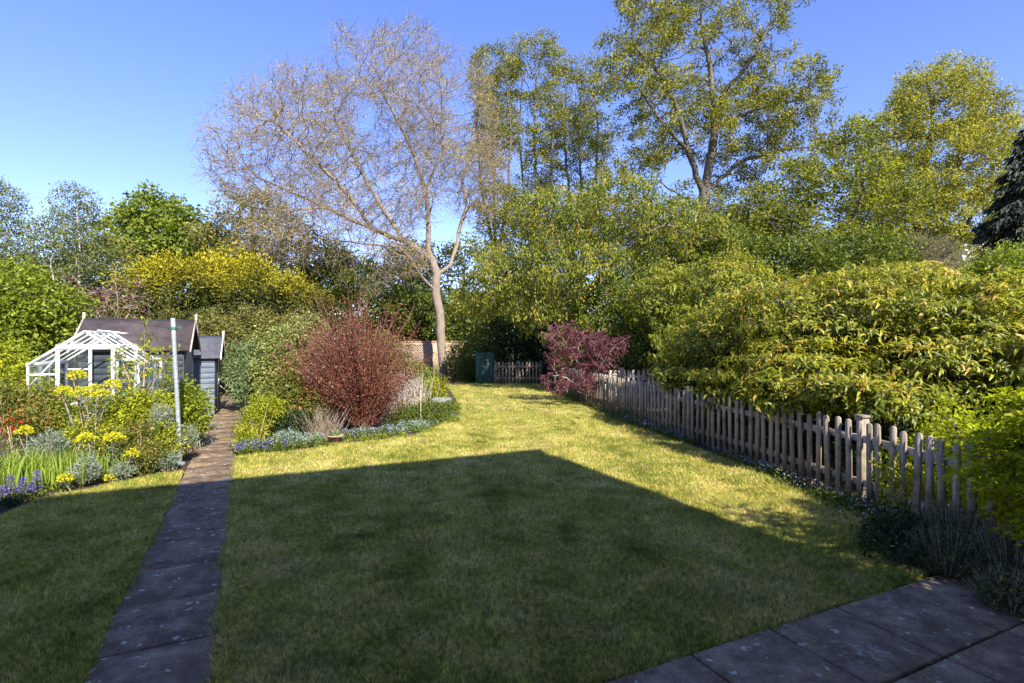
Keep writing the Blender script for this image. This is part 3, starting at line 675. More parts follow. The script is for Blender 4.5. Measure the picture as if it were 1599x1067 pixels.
# brick wall with trellis at the far end
bw = empty('brick_wall', (-3.9, 26.8, 0), 'sunlit warm brick wall behind the bare tree trunk', 'wall')
mb = MB(); mb.box(-6.2, -.6, 26.8, 27.02, 0, 1.66); mb.build('brickwork', M['brick'], bw)
mb = MB(); mb.box(-6.2, -.6, 26.77, 27.05, 1.66, 1.73, .01); mb.build('coping', M['terra'], bw)
tr_ = empty('trellis', (-4.6, 26.7, 0), 'diamond wooden trellis panel fixed to the brick wall', 'trellis')
mb = MB()
for i in range(-16, 22):
    for sgn in (1, -1):
        x0 = -4.75+i*.12; a = np.array([x0, 26.74-.012*sgn, .4]); b_ = np.array([x0+sgn*1.15, 26.74-.012*sgn, 1.55])
        if sgn < 0: pass
        lo, hi = -5.6, -3.95
        def clip(a, b_):
            t0, t1 = 0., 1.; dx = b_[0]-a[0]
            for (lim, s_) in ((lo, 1), (hi, -1)):
                ta = (lim-a[0])/dx
                if s_*dx > 0: t0 = max(t0, ta)
                else: t1 = min(t1, ta)
            return None if t0 >= t1-.02 else (a+(b_-a)*t0, a+(b_-a)*t1)
        c = clip(a, b_)
        if c: mb.bar(c[0], c[1], .02, .008, (0, 1, 0))
mb.build('lattice', M['fencepale'], tr_)
mb = MB()
for a, b_ in (((-5.62, .38), (-3.93, .38)), ((-5.62, 1.57), (-3.93, 1.57)), ((-5.62, .36), (-5.62, 1.59)), ((-3.93, .36), (-3.93, 1.59))):
    mb.bar((a[0], 26.715, a[1]), (b_[0], 26.715, b_[1]), .03, .035, (0, 1, 0))
mb.build('frame', M['fencepale'], tr_)

# ================================================================ SHEDS, GREENHOUSE, POLE
def shed(name, label, u0, u1, v0, v1, ze, zr, wall, feltm, ridge='u', board='v', over=.09):
    root = empty(name, G((u0+u1)/2, (v0+v1)/2), label, 'shed')
    rng = np.random.default_rng(int(abs(u0*100)))
    # front wall boards (horizontal shiplap) and side walls
    mb = MB(); z = .05; 
    while z < ze-.01:
        z1 = min(z+.118, ze); mb.gbox(u0, u1, v0-.012+rng.normal()*.001, v0+.012, z, z1-.006, .003); z += .118
    mb.gbox(u0+.005, u1-.005, v0+.012, v0+.02, .03, ze); mb.build('front_wall', wall, root)
    mb = MB(); vm = (v0+v1)/2; k = int((v1-v0)/.12)
    for i in range(k):
        a = v0+(v1-v0)*i/k+.004; b_ = v0+(v1-v0)*(i+1)/k-.003; c = (a+b_)/2
        top = ze+(zr-ze)*(1-abs(c-vm)/((v1-v0)/2))-.03 if ridge == 'u' else ze+(zr-ze)*.5
        mb.gbox(u1-.012, u1+.012, a, b_, .04, top)
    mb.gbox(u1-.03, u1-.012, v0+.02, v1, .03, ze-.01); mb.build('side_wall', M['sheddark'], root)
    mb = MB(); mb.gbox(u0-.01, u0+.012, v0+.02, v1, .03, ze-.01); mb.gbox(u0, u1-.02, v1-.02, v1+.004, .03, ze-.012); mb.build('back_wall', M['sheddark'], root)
    mb = MB(); vm = (v0+v1)/2
    for s_ in (-1, 1):
        ve = (v0-over) if s_ < 0 else (v1+over); sl = (zr-ze)/((v1-v0)/2); zz = ze-over*sl
        T = np.linspace(0, 1, 7)
        top = [(ve+(vm-ve)*t, zz+(zr-zz)*t+.02) for t in T]
        pts = []
        for uu in (u0-over*1.3, u1+over*1.3):
            for (a, b_) in top: pts.append(G(uu, a, b_+rng.normal()*.003))
            for (a, b_) in top: pts.append(G(uu, a, b_-.028))
        F = []
        for i in range(6):
            F += [(i, i+1, 15+i, 14+i), (7+i, 21+i, 22+i, 8+i), (i, 7+i, 8+i, i+1), (14+i, 15+i, 22+i, 21+i)]
        F += [(0, 14, 21, 7), (6, 13, 27, 20)]
        mb.add(pts, F)
    mb.build('roof', feltm, root)
    for uu, nm in ((u1+over*1.3+.012, 'barge_board'), (u0-over*1.3-.012, 'barge_board')):
        mb = MB(); 
        for s_ in (-1, 1):
            ve = (v0-over) if s_ < 0 else (v1+over); sl = (zr-ze)/((v1-v0)/2); zz = ze-over*sl
            mb.bar(G(uu, ve, zz-.02), G(uu, vm+s_*.002, zr+.0), .02, .075, (0, 0, 1))
        mb.bar(G(uu+.003, vm, zr-.10), G(uu+.003, vm, zr+.13), .022, .04, U)
        mb.build(nm, M['fencepale'] if wall is not M['shedblue'] else M['white'], root)
    return root
sh = shed('garden_shed', 'larger dark shed with brown felt roof behind the greenhouse', -2.84, -1.27, 11.75, 13.5, 1.58, 2.12, M['sheddark'], M['felt'])
mb = MB(); mb.gbox(-2.3, -1.6, 11.722, 11.738, .95, 1.4); w_ = mb.build('window', M['white'], sh); mb = MB(); mb.gbox(-2.25, -1.65, 11.716, 11.7215, 1.0, 1.35); mb.build('pane', M['window'], w_)
sh2 = shed('tool_shed', 'small blue grey shed at the far end of the path', -1.62, -.88, 13.75, 15.4, 1.37, 1.82, M['shedblue'], M['felt2'])
mb = MB(); mb.gbox(-.855, -.835, 14.1, 14.8, .08, 1.35); d_ = mb.build('door', M['sheddark'], sh2); mb = MB(); mb.gbox(-.83, -.81, 14.2, 14.23, .7, .85); mb.build('handle', M['galv'], d_)

gh = empty('greenhouse', G(-2.32, 10.8), 'white framed glass greenhouse among the flowers at left', 'greenhouse')
gu0, gu1, gv0, gv1, ge, gz = -2.98, -1.66, 9.93, 11.62, 1.36, 1.85; gm = (gu0+gu1)/2
mb = MB(); S_ = .034
def gb(a, b_, w=.026, h=.028, up=(0, 0, 1)): mb.bar(G(*a), G(*b_), w, h, up)
for vv in (gv0, gv1):
    gb((gu0, vv, 0), (gu0, vv, ge), up=U); gb((gu1, vv, 0), (gu1, vv, ge), up=U)
    gb((gu0, vv, ge), (gm, vv, gz), .03, .038); gb((gu1, vv, ge), (gm, vv, gz), .03, .038)
    gb((gm-.32, vv-.002, 0), (gm-.32, vv-.002, 1.64), .038, .045, U); gb((gm+.34, vv-.002, 0), (gm+.34, vv-.002, 1.62), .038, .045, U)
    gb((gm-.34, vv-.003, 1.615), (gm+.36, vv-.003, 1.615), .04, .075)
    gb((gu0, vv, 1.22), (gm-.33, vv, 1.22), .026, .03); gb((gm+.34, vv, 1.22), (gu1, vv, 1.22), .026, .03); gb((gu0, vv, .05), (gu1, vv, .05), .04, .06)
gb((gm, gv0-.03, gz+.0), (gm, gv1+.03, gz+.0), .03, .025)
for uu in (gu0, gu1): gb((uu, gv0, ge), (uu, gv1, ge), .05, .055); gb((uu, gv0, .05), (uu, gv1, .05), .04, .06); gb((uu, gv0, .8), (uu, gv1, .8), .024, .03)
nb = 4
for i in range(1, nb):
    vv = gv0+(gv1-gv0)*i/nb
    for uu in (gu0, gu1): gb((uu, vv, ge), (gm, vv, gz), .016, .018); gb((uu, vv, 0), (uu, vv, ge), .024, .03, U)
gb((gu0, gv0+.02, 1.05), (gu0+.35, gv0+.02, 1.5), .012, .02)
mb.build('frame', M['white'], gh)
mb = MB()
def pane(pts): mb.add([G(*p) for p in pts], [(0, 1, 2, 3)] if len(pts) == 4 else [(0, 1, 2)])
for i in range(nb):
    a = gv0+(gv1-gv0)*i/nb+.02; b_ = gv0+(gv1-gv0)*(i+1)/nb-.02
    for uu in (gu0, gu1):
        pane([(uu, a, .1), (uu, b_, .1), (uu, b_, ge-.02), (uu, a, ge-.02)]); pane([(uu, a, ge), (uu, b_, ge), (gm, b_, gz-.0), (gm, a, gz-.0)])
for vv in (gv0, gv1):
    pane([(gu0, vv, .1), (gm-.33, vv, .1), (gm-.33, vv, ge+.2), (gu0, vv, ge)]); pane([(gm+.33, vv, .1), (gu1, vv, .1), (gu1, vv, ge), (gm+.33, vv, ge+.2)])
    pane([(gm-.33, vv, 1.66), (gm+.33, vv, 1.66), (gm, vv, gz-.02)])
mb.build('glazing', M['glass'], gh)
# open roof vent
mb = MB(); a0, a1 = gv0+.55, gv0+1.1
pts = [(gm+.03, a0, gz+.03), (gm+.03, a1, gz+.03), (gm+.36, a1, gz-.02), (gm+.36, a0, gz-.02)]
for i in range(4): mb.bar(G(*pts[i]), G(*pts[(i+1) % 4]), .014, .014)
v_ = mb.build('roof_vent', M['white'], gh)
mb = MB(); mb.add([G(*p) for p in pts], [(0, 1, 2, 3)]); mb.build('pane', M['glass'], v_)
# bench and pots inside
st_ = empty('potting_bench', G(gm-.3, 11), 'white slatted potting bench inside the greenhouse', 'bench')
mb = MB()
for i in range(4): mb.gbox(gu0+.06+i*.11, gu0+.15+i*.11, gv0+.1, gv1-.1, .72, .74)
mb.build('top', M['white'], st_)
for (a, b_) in ((gu0+.08, gv0+.14), (gu0+.45, gv0+.14), (gu0+.08, gv1-.14), (gu0+.45, gv1-.14)):
    mb = MB(); mb.gbox(a, a+.03, b_, b_+.03, 0, .72); mb.build('leg', M['white'], st_)
def pot(name, label, c, rad, hgt, mat, cat='pot', plant=None):
    o = empty(name, c, label, cat); mb = MB(); mb.lathe(c, [(0, 0), (rad*.72, 0), (rad*.95, hgt*.82), (rad*1.06, hgt*.83), (rad*1.06, hgt), (rad*.96, hgt), (rad*.93, hgt*.88), (0, hgt*.88)], 18)
    mb.build('body', mat, o, tuple(c), smooth=False); 
    if plant:
        rng = np.random.default_rng(3); k = 60; P = np.array(c)+[0, 0, hgt*.9]+rng.normal(size=(k, 3))*[rad*.4, rad*.4, .01]
        d = rdir(rng, k); d[:, 2] = np.abs(d[:, 2])+.3; leafobj('leaves', rng, P, plant, .09, .045, o, c, out=nrm(d), outw=.8)
    return o
pot('plant_pot', 'red pot on the greenhouse bench', G(gu0+.28, gv0+.2, .74), .07, .12, M['red'])
pot('plant_pot', 'dark green pot at the back of the greenhouse bench', G(gu0+.3, gv0+.9, .74), .09, .15, M['greenp'])
pot('plant_pot', 'small white pot between the red and green pots in the greenhouse', G(gu0+.28, gv0+.5, .74), .06, .11, M['whitep'])
wb = empty('watering_can', G(gm+.5, 10.2), 'dark green watering can standing in the greenhouse', 'watering can')
mb = MB(); c = G(gm+.46, 10.25, .62); mb.lathe(c, [(0, 0), (.12, 0), (.13, .22), (.10, .27), (0, .28)], 16); mb.build('body', M['greenp'], wb)
mb = MB(); mb.tube([c+np.array([-.1, 0, .08]), c+np.array([-.22, -.02, .2]), c+np.array([-.3, -.03, .3])], [.025, .018, .015], 8); mb.build('spout', M['greenp'], wb)
mb = MB(); mb.tube([c+np.array([.1, 0, .2]), c+np.array([.17, 0, .3]), c+np.array([.05, 0, .38]), c+np.array([-.06, 0, .28])], .012, 6); mb.build('handle', M['greenp'], wb)
cr = empty('stool', G(gm+.46, 10.25), 'wooden stool under the watering can in the greenhouse', 'stool'); mb = MB(); c2 = G(gm+.46, 10.25); mb.frame_box(c2+[0, 0, .6], U, Vv, (0, 0, 1), .16, .16, .018, .004); mb.build('seat', M['fence'], cr)
for a in (-1, 1):
    for b_ in (-1, 1): mb = MB(); mb.bar(c2+U*a*.13+Vv*b_*.13, c2+U*a*.12+Vv*b_*.12+np.array([0, 0, .58]), .03, .03, U); mb.build('leg', M['fence'], cr)
# blue caddy with red and white bottles left of greenhouse door
c = at(77, 634, 7.9); cd = empty('plastic_crate', c, 'small blue plastic crate beside the greenhouse corner', 'crate')
mb = MB()
for z in (0, .05, .1): 
    for (dx, dy, ax) in ((0, -.1, 0), (0, .1, 0), (-.14, 0, 1), (.14, 0, 1)):
        if ax == 0: mb.box(c[0]-.14, c[0]+.14, c[1]+dy-.006, c[1]+dy+.006, c[2]+z, c[2]+z+.03)
        else: mb.box(c[0]+dx-.006, c[0]+dx+.006, c[1]-.093, c[1]+.093, c[2]+z, c[2]+z+.03)
mb.build('sides', M['bluep'], cd); mb = MB(); mb.box(c[0]-.13, c[0]+.13, c[1]-.092, c[1]+.092, c[2]-.012, c[2]-.001); mb.build('base', M['bluep'], cd)
sd = empty('crate_stand', (c[0], c[1], 0), 'wooden stand carrying the small blue crate', 'stand'); mb = MB(); mb.box(c[0]-.16, c[0]+.16, c[1]-.11, c[1]+.11, c[2]-.045, c[2]-.014, .004); mb.build('top', M['fence'], sd)
for a in (-1, 1):
    for b_ in (-1, 1): mb = MB(); mb.box(c[0]+a*.13-.015, c[0]+a*.13+.015, c[1]+b_*.08-.015, c[1]+b_*.08+.015, 0, c[2]-.045); mb.build('leg', M['fence'], sd)
bo = empty('bottle', c+[0, 0, .0], 'fat white bottle with red cap standing in the blue crate', 'bottle')
mb = MB(); mb.lathe(c, [(0, 0), (.08, 0), (.08, .16), (.05, .19), (.05, .2)], 16); mb.build('body', M['whitep'], bo, smooth=True); mb = MB(); mb.lathe(c, [(.055, .195), (.075, .2), (.08, .23), (.05, .26), (0, .262)], 16); mb.build('cap', M['red'], bo)
# clothes pole and line
pb = gr(282, 727); pt = at(270, 497, 7.3)
po = empty('clothes_pole', pb, 'galvanised clothes pole leaning slightly beside the path', 'pole')
mb = MB(); mb.tube([pb+(pt-pb)*t for t in np.linspace(0, 1, 8)], .028, 12); mb.build('tube', M['galv'], po, smooth=False)
mb = MB(); k = pb+(pt-pb)*.925
for i in range(4): mb.tube([k+np.array([.036*math.cos(a), .036*math.sin(a), .008*i+.004*a/6]) for a in np.linspace(0, 6.28, 12)], .006, 5)
mb.tube([k+np.array([.03, 0, .02]), k+np.array([.09, 0, .03]), k+np.array([.10, 0, .0])], .007, 5); mb.tube([k+np.array([-.03, 0, .02]), k+np.array([-.09, 0, .01])], .007, 5)
mb.build('cord_knot', M['cord'], po)
mb = MB(); mb.tube([pb+[-.0, 0, .0], pb+[0, 0, .05]], .06, 12); mb.build('socket', M['stone'], po)
a = at(-220, 350, 6.2); b_ = pb+(pt-pb)*.93; T = np.linspace(0, 1, 24)[:, None]; C = a*(1-T)+b_*T; C[:, 2] -= (4*T*(1-T)*.18)[:, 0]
mb = MB(); mb.tube(C, .0045, 5); tag(mb.build('washing_line', M['black']), 'thin dark washing line running from the pole to the upper left', 'line')
# dark close-board fence at far left
cf = empty('board_fence', (-11.5, 12.6, 0), 'dark close boarded fence behind the greenhouse at left', 'fence')
a = np.array([-15.5, 11.4, 0]); b_ = np.array([-8.3, 14.9, 0]); d = nrm(b_-a); k = 58
for i in range(k):
    c = a+(b_-a)*(i+.5)/k; mb = MB(); mb.frame_box(c+[0, 0, .82+(i % 2)*.002], d, np.cross(d, [0, 0, 1]), (0, 0, 1), .058, .009, .82, .002); mb.build('board', M['darkboard'], cf)
for i in range(5): c = a+(b_-a)*(i/4*.98+.01)+np.cross(d, [0, 0, 1])*.06; mb = MB(); mb.frame_box(c+[0, 0, .87], d, np.cross(d, [0, 0, 1]), (0, 0, 1), .045, .045, .87, .004); mb.build('post', M['fence'], cf)
# far house glimpsed at right between the trees
fh = empty('far_house', (36, 47, 0), 'pale blue white house glimpsed between the trees at right', 'house')
mb = MB(); mb.box(33.5, 42, 46, 54, 0, 10.4); mb.build('wall', M['farrender'], fh)
mb = MB(); mb.add([(33.2, 45.7, 10.3), (42.3, 45.7, 10.3), (42.3, 54.3, 10.3), (33.2, 54.3, 10.3), (36, 50, 12.5), (39.5, 50, 12.5)], [(0, 1, 5, 4), (1, 2, 5), (2, 3, 4, 5), (3, 0, 4), (3, 2, 1, 0)]); mb.build('roof', M['felt2'], fh)
for x in (34.6, 37.2, 39.8):
    for z in (5.0, 8.2): mb = MB(); mb.box(x, x+1.3, 45.95, 45.985, z, z+1.4); f_ = mb.build('window', M['white'], fh); mb = MB(); mb.box(x+.1, x+1.2, 45.93, 45.948, z+.1, z+1.3); mb.build('pane', M['window'], f_)
# ================================================================ TREES
A = lambda *p: [at(x, y, Y) for x, y, Y in p]
# 1 the leafless budding tree
Y0 = 25
tree('budding_tree', 'spreading nearly leafless tree with pale twigs and tan buds, trunk beside the brick wall', 'tree', 1,
     [A((693, 590, Y0), (690, 540, Y0), (686, 486, Y0), (681, 459, Y0), (681, 426, Y0), (675, 405, Y0), (648, 387, 24.6), (630, 375, 24.4), (585, 360, 23.8), (510, 324, 23), (455, 300, 22.4), (400, 275, 22)),
      A((681, 459, Y0), (660, 432, 24.5), (642, 405, 24), (620, 385, 23.2), (560, 380, 22.4), (500, 372, 22)),
      A((675, 405, Y0), (669, 390, 25.2), (669, 330, 25.6), (664, 295, 26), (640, 225, 26.2), (600, 150, 26), (575, 110, 26)),
      A((681, 426, Y0), (690, 424, 25), (703, 414, 25.3), (714, 384, 25.6), (717, 354, 26), (729, 324, 26.4), (722, 285, 26.8), (735, 230, 27), (745, 160, 27)),
      A((664, 295, 26), (690, 240, 25.4), (690, 180, 25)), A((630, 375, 24.4), (600, 330, 25), (560, 260, 25.5), (520, 180, 25.8)), A((585, 360, 23.8), (540, 300, 23), (470, 230, 22.5), (430, 190, 22.5)),
      A((510, 324, 23), (440, 330, 22), (380, 320, 22))],
     [E(500, 225, 24, 135, 115, 4.2), E(610, 165, 25.5, 120, 100, 4.5), E(700, 200, 26, 85, 110, 3.8), E(400, 250, 23, 75, 85, 3), E(480, 350, 22.5, 110, 60, 3.2), E(600, 290, 24.5, 110, 75, 4), E(740, 260, 26, 60, 90, 3), E(570, 420, 22.5, 60, 40, 2), E(545, 88, 25, 34, 36, 2), E(655, 72, 26, 36, 32, 2), E(735, 120, 26.5, 34, 36, 2), E(352, 262, 22.5, 38, 24, 1.6), E(425, 160, 24, 34, 32, 2), E(390, 370, 22, 60, 26, 2), E(600, 400, 22.5, 80, 40, 2.4)],
     10500, .30, .38, .21, .008, M['bark_tw'],
     [('crown', L['bud'], 12, .22, .066, .045, dict(tips=8, frac=.85, up=.2))], tw=4, twl=.8, twr=.008, maxn=17000, thr=.05, jit=.2, holes=75, hr=1.1)
# 2 tall upright trees behind
for i, (px, top, Y, rx, lab, sd_) in enumerate(((772, 75, 37, 42, 'tall slender leafy tree directly right of the bare tree', 21), (838, 52, 38, 52, 'tall slender tree standing between the bare tree and the tallest tree, second of three', 22), (908, 92, 40, 56, 'tall slender tree just left of the tallest tree', 23))):
    tree('slender_tree', lab, 'tree', sd_,
         [A((px+6, 560, Y), (px+2, 420, Y), (px, 300, Y), (px-4, 200, Y), (px, 120, Y)), A((px+2, 420, Y), (px+22, 300, Y-.5), (px+26, 200, Y-1), (px+18, 120, Y-1)), A((px+2, 400, Y), (px-20, 300, Y+.6), (px-28, 200, Y+1), (px-22, 130, Y+1))],
         [E(px, top+50, Y, rx, 50, 2.6), E(px, top+130, Y, rx*.95, 80, 2.6), E(px+6, top+260, Y, rx*.9, 70, 2.6)],
         2800, .40, .46, .2, .012, M['bark_ash'],
         [('crown', L['ash'], 48, .26, .15, .08, dict(up=.4, frac=.55, tips=4))], group=None, tw=1, twl=.6, twr=.012, holes=26, hr=1.1, trop=(0, 0, .25), thr=.07)
# 3 the tallest tree
Y0 = 31
tree('tall_ash', 'tallest tree, wide crown of yellow green tufts rising out of the picture', 'tree', 3,
     [A((1102, 560, Y0), (1101, 420, Y0), (1099, 307, Y0), (1107, 262, Y0), (1118, 187, Y0), (1126, 150, Y0), (1152, 120, Y0-.5), (1178, 86, Y0-1), (1200, 40, Y0-1)),
      A((1099, 307, Y0), (1077, 240, Y0-.6), (1055, 161, Y0-1.2), (1025, 109, Y0-1.5), (987, 67, Y0-2)),
      A((1077, 240, Y0-.6), (1021, 176, Y0-2), (998, 138, Y0-2.6), (957, 120, Y0-3)),
      A((1118, 187, Y0), (1110, 112, Y0+.8), (1096, 40, Y0+1), (1090, -20, Y0+1)),
      A((1100, 330, Y0), (1073, 311, Y0-1), (1025, 281, Y0-2), (976, 283, Y0-2.5), (940, 300, Y0-2.6)),
      A((1118, 200, Y0), (1180, 170, Y0-1), (1230, 160, Y0-1.5), (1275, 150, Y0-2)), A((1101, 300, Y0), (1160, 250, Y0+.4), (1220, 235, Y0+.5), (1270, 230, Y0))],
     [E(1060, 70, Y0, 100, 75, 4.5), E(1130, 10, Y0, 100, 60, 4.2), E(1165, 90, Y0, 95, 90, 4.5), E(975, 100, Y0-2, 50, 75, 3), E(1240, 160, Y0-1, 62, 60, 3.2), E(1040, 190, Y0-1, 80, 65, 4), E(1160, 210, Y0, 100, 50, 4), E(1080, 0, Y0, 120, 60, 4), E(980, 265, Y0-2, 60, 30, 2), E(1190, 275, Y0, 90, 32, 3), E(1000, 225, Y0-1, 55, 42, 3), E(1255, 215, Y0-.5, 50, 40, 2.5), E(1095, 300, Y0-1, 60, 40, 2.4), E(1000, 25, Y0-1, 45, 50, 2.5), E(1225, 60, Y0-1, 32, 45, 2)],
     6200, .42, .54, .33, .012, M['bark_ash'],
     [('crown', L['ash'], 66, .25, .145, .075, dict(up=.4, frac=.5, tips=4)), ('seed_clusters', L['ashbrown'], 5, .2, .14, .035, dict(up=0., droop=.5, frac=.3, tips=3))],
     holes=70, hr=1.35, tw=1, twl=.6, twr=.012, thr=.06)
# 4 middle-right ash in front
Y0 = 24
tree('leafy_ash', 'fresh green ash with pale branches between the tallest tree and the pale lime tree', 'tree', 4,
     [A((1290, 560, Y0), (1285, 450, Y0), (1270, 380, Y0), (1250, 330, Y0), (1235, 280, Y0)), A((1285, 450, Y0), (1320, 370, Y0-.5), (1350, 300, Y0-1), (1340, 230, Y0-1)), A((1270, 380, Y0), (1210, 340, Y0-1), (1160, 320, Y0-1.5)), A((1320, 370, Y0), (1370, 350, Y0-1), (1420, 335, Y0-1))],
     [E(1330, 245, Y0, 45, 60, 2.2), E(1270, 290, Y0, 70, 55, 2.6), E(1350, 320, Y0, 80, 60, 2.6), E(1210, 345, Y0, 80, 55, 2.6), E(1290, 390, Y0, 110, 50, 2.8), E(1130, 370, Y0, 60, 50, 2.4)],
     3800, .36, .44, .16, .010, M['bark_ash'],
     [('crown', L['ash2'], 50, .24, .14, .07, dict(up=.5, frac=.75, tips=4))], holes=34, hr=.9, tw=1, twl=.55, twr=.009, thr=.05)
# 5 pale lime tree
Y0 = 42
tree('lime_tree', 'tall pale yellow green tree at right beside the dark conifer', 'tree', 5,
     [A((1440, 560, Y0), (1435, 420, Y0), (1440, 330, Y0), (1450, 240, Y0), (1460, 150, Y0)), A((1437, 400, Y0), (1480, 330, Y0-1), (1500, 240, Y0-1), (1520, 160, Y0)), A((1437, 380, Y0), (1410, 300, Y0), (1400, 220, Y0)), A((1440, 400, Y0), (1500, 370, Y0-1), (1540, 300, Y0-1.5), (1560, 240, Y0-1))],
     [E(1460, 160, Y0, 72, 65, 4), E(1530, 200, Y0, 50, 62, 3.6), E(1410, 210, Y0, 62, 60, 3.6), E(1480, 270, Y0, 95, 75, 4.6), E(1400, 320, Y0, 70, 70, 4), E(1500, 355, Y0-1, 75, 40, 4), E(1560, 290, Y0, 32, 45, 3)],
     3200, .5, .6, .4, .014, M['bark_dark'],
     [('crown', L['lime'], 66, .36, .18, .11, dict(up=.5, tips=5, frac=.75))], holes=60, hr=1.3, thr=.1, tw=1, twl=.6, twr=.012)
# 6 dark conifer at the right edge
def conifer(name, label, seed, base, hgt, rad, mat, bark, tiers, per, Ln, W, droop=.35, z0=.5):
    rng = np.random.default_rng(seed); base = np.array(base, float); root = empty(name, base, label, 'tree'); mb = MB()
    mb.tube([base, base+[0, 0, hgt*.5], base+[0, 0, hgt]], [rad*.07, rad*.045, .01], 8); P = []; D = []
    for i in range(tiers):
        f = i/(tiers-1); z = z0+(hgt-z0)*f; rr = rad*(1-f)**.85*rng.uniform(.75, 1.12)+.1; a = rng.uniform(0, 6.28); 
        d = np.array([math.cos(a), math.sin(a), 0]); k = int(per*rr/rad)+4
        T = rng.uniform(.12, 1, k)**.8; sag = -droop*rr*T**1.6+.12*rr*T
        c = base+[0, 0, z]+d*(rr*T)[:, None]+np.array([0, 0, 1])*sag[:, None]
        sd = np.cross(d, [0, 0, 1]); c = c+sd*(rng.normal(size=k)*.13*rr*(1.05-T))[:, None]+rng.normal(size=(k, 3))*.05; P.append(c); D.append(np.repeat((d+[0, 0, -.35])[None], k, 0)+sd*rng.normal(size=(k, 1))*.5)
        TT = np.linspace(0, 1, 5); mb.tube([base+np.array([0, 0, z-droop*rr*t**1.6+.12*rr*t])+d*rr*t for t in TT], np.linspace(.035, .008, 5)*rad/3, 4, False)
    mb.build('trunk', bark, root, tuple(base), smooth=True)
    P = np.concatenate(P); D = nrm(np.concatenate(D)); leafobj('crown', rng, P, mat, Ln, W, root, base, up=.9, droop=.35, out=D, outw=.75, lv=.4)
    return root
c = at(1592, 533, 27); conifer('conifer', 'dark blue green drooping conifer at the right edge', 6, (c[0]+.5, 27, 0), 12.6, 4.0, L['spruce'], M['bark_dark'], 330, 130, .34, .10)
# 7 cherry, drooping crown at centre right
Y0 = 18.5
tree('cherry_tree', 'broad drooping green and bronze leaved tree above the purple shrub', 'tree', 7,
     [A((905, 590, 19.5), (905, 520, 19.5), (900, 460, 19.3), (880, 400, 19), (860, 350, 18.6)), A((900, 470, 19.3), (950, 420, 18.5), (1000, 370, 18), (1040, 350, 17.6)), A((900, 470, 19.3), (850, 440, 18.8), (800, 420, 18.4), (755, 440, 18)), A((900, 480, 19.3), (960, 460, 18), (1030, 440, 17), (1090, 440, 16.6)), A((895, 440, 19.3), (930, 360, 19.5), (950, 310, 19.6))],
     [E(870, 350, Y0, 75, 62, 2.4), E(960, 330, Y0, 85, 55, 2.6), E(1045, 370, 17.8, 75, 60, 2.4), E(800, 425, Y0, 75, 50, 2.2), E(900, 430, 18, 110, 65, 2.6), E(1010, 450, 17.5, 100, 60, 2.4), E(745, 470, 19, 45, 38, 1.6), E(1100, 400, 18, 60, 50, 2), E(850, 490, 18, 60, 40, 1.7), E(960, 510, 17, 70, 35, 1.7)],
     6500, .28, .34, .16, .008, M['bark_ash'],
     [('crown', L['cherry'], 32, .14, .105, .046, dict(up=.4, droop=.45, tips=5, frac=.85))], tw=1, twl=.5, twr=.006, trop=(0, 0, -.1), thr=.03, maxn=13000, holes=34, hr=.7)
tree('background_tree', 'green tree filling the gap behind the trunk of the bare tree', 'tree', 12,
     [A((720, 560, 34), (722, 470, 34), (725, 420, 34)), A((722, 500, 34), (600, 440, 34), (560, 410, 34)), A((722, 490, 34), (800, 430, 34))],
     [E(700, 455, 34, 60, 40, 2), E(725, 405, 34, 45, 40, 2), E(650, 410, 34, 50, 38, 2), E(620, 450, 34, 60, 45, 2), E(780, 450, 34, 60, 55, 2), E(560, 440, 34, 50, 50, 2), E(850, 420, 35, 60, 70, 2)],
     1500, .4, .5, .25, .012, M['bark_ash'], [('crown', L['ash2'], 26, .3, .19, .11, dict(up=.5, tips=5, frac=.8))], thr=.08, tw=1, twl=.5, twr=.01, holes=14, hr=.9)
# 8 left-hand trees
Y0 = 21
tree('birch_tree', 'birch with several white stems and airy crown left of the sycamore', 'tree', 8,
     [A((128, 560, Y0), (124, 500, Y0), (122, 440, Y0), (124, 380, Y0), (121, 330, Y0), (118, 300, Y0)), A((126, 520, Y0), (112, 450, Y0+.3), (106, 390, Y0+.5), (100, 340, Y0+.5)), A((124, 540, Y0), (95, 480, Y0-.3), (82, 430, Y0-.5), (80, 390, Y0-.5))],
     [E(120, 330, Y0, 34, 45, .9), E(100, 370, Y0, 45, 45, 1.2), E(135, 400, Y0, 40, 50, 1.1), E(80, 410, Y0, 30, 40, 1)],
     1500, .26, .30, .06, .006, M['bark_birch'], [('crown', L['birch'], 34, .17, .08, .05, dict(up=.2, droop=.4, tips=4))], tw=1, twl=.3, twr=.005, thr=.018)
tree('birch_tree', 'airy grey green birch cut by the left edge of the picture', 'tree', 9,
     [A((-8, 560, 22), (-8, 420, 22), (-4, 330, 22), (0, 290, 22)), A((-8, 430, 22), (10, 380, 22), (20, 340, 22))],
     [E(5, 320, 22, 30, 40, .9), E(5, 385, 22, 40, 45, 1.1), E(15, 360, 22, 22, 35, .9)],
     1200, .26, .30, .06, .006, M['bark_birch'], [('crown', L['birch'], 34, .17, .08, .05, dict(up=.2, droop=.4, tips=4))], tw=1, twl=.3, twr=.005, thr=.018)
Y0 = 32
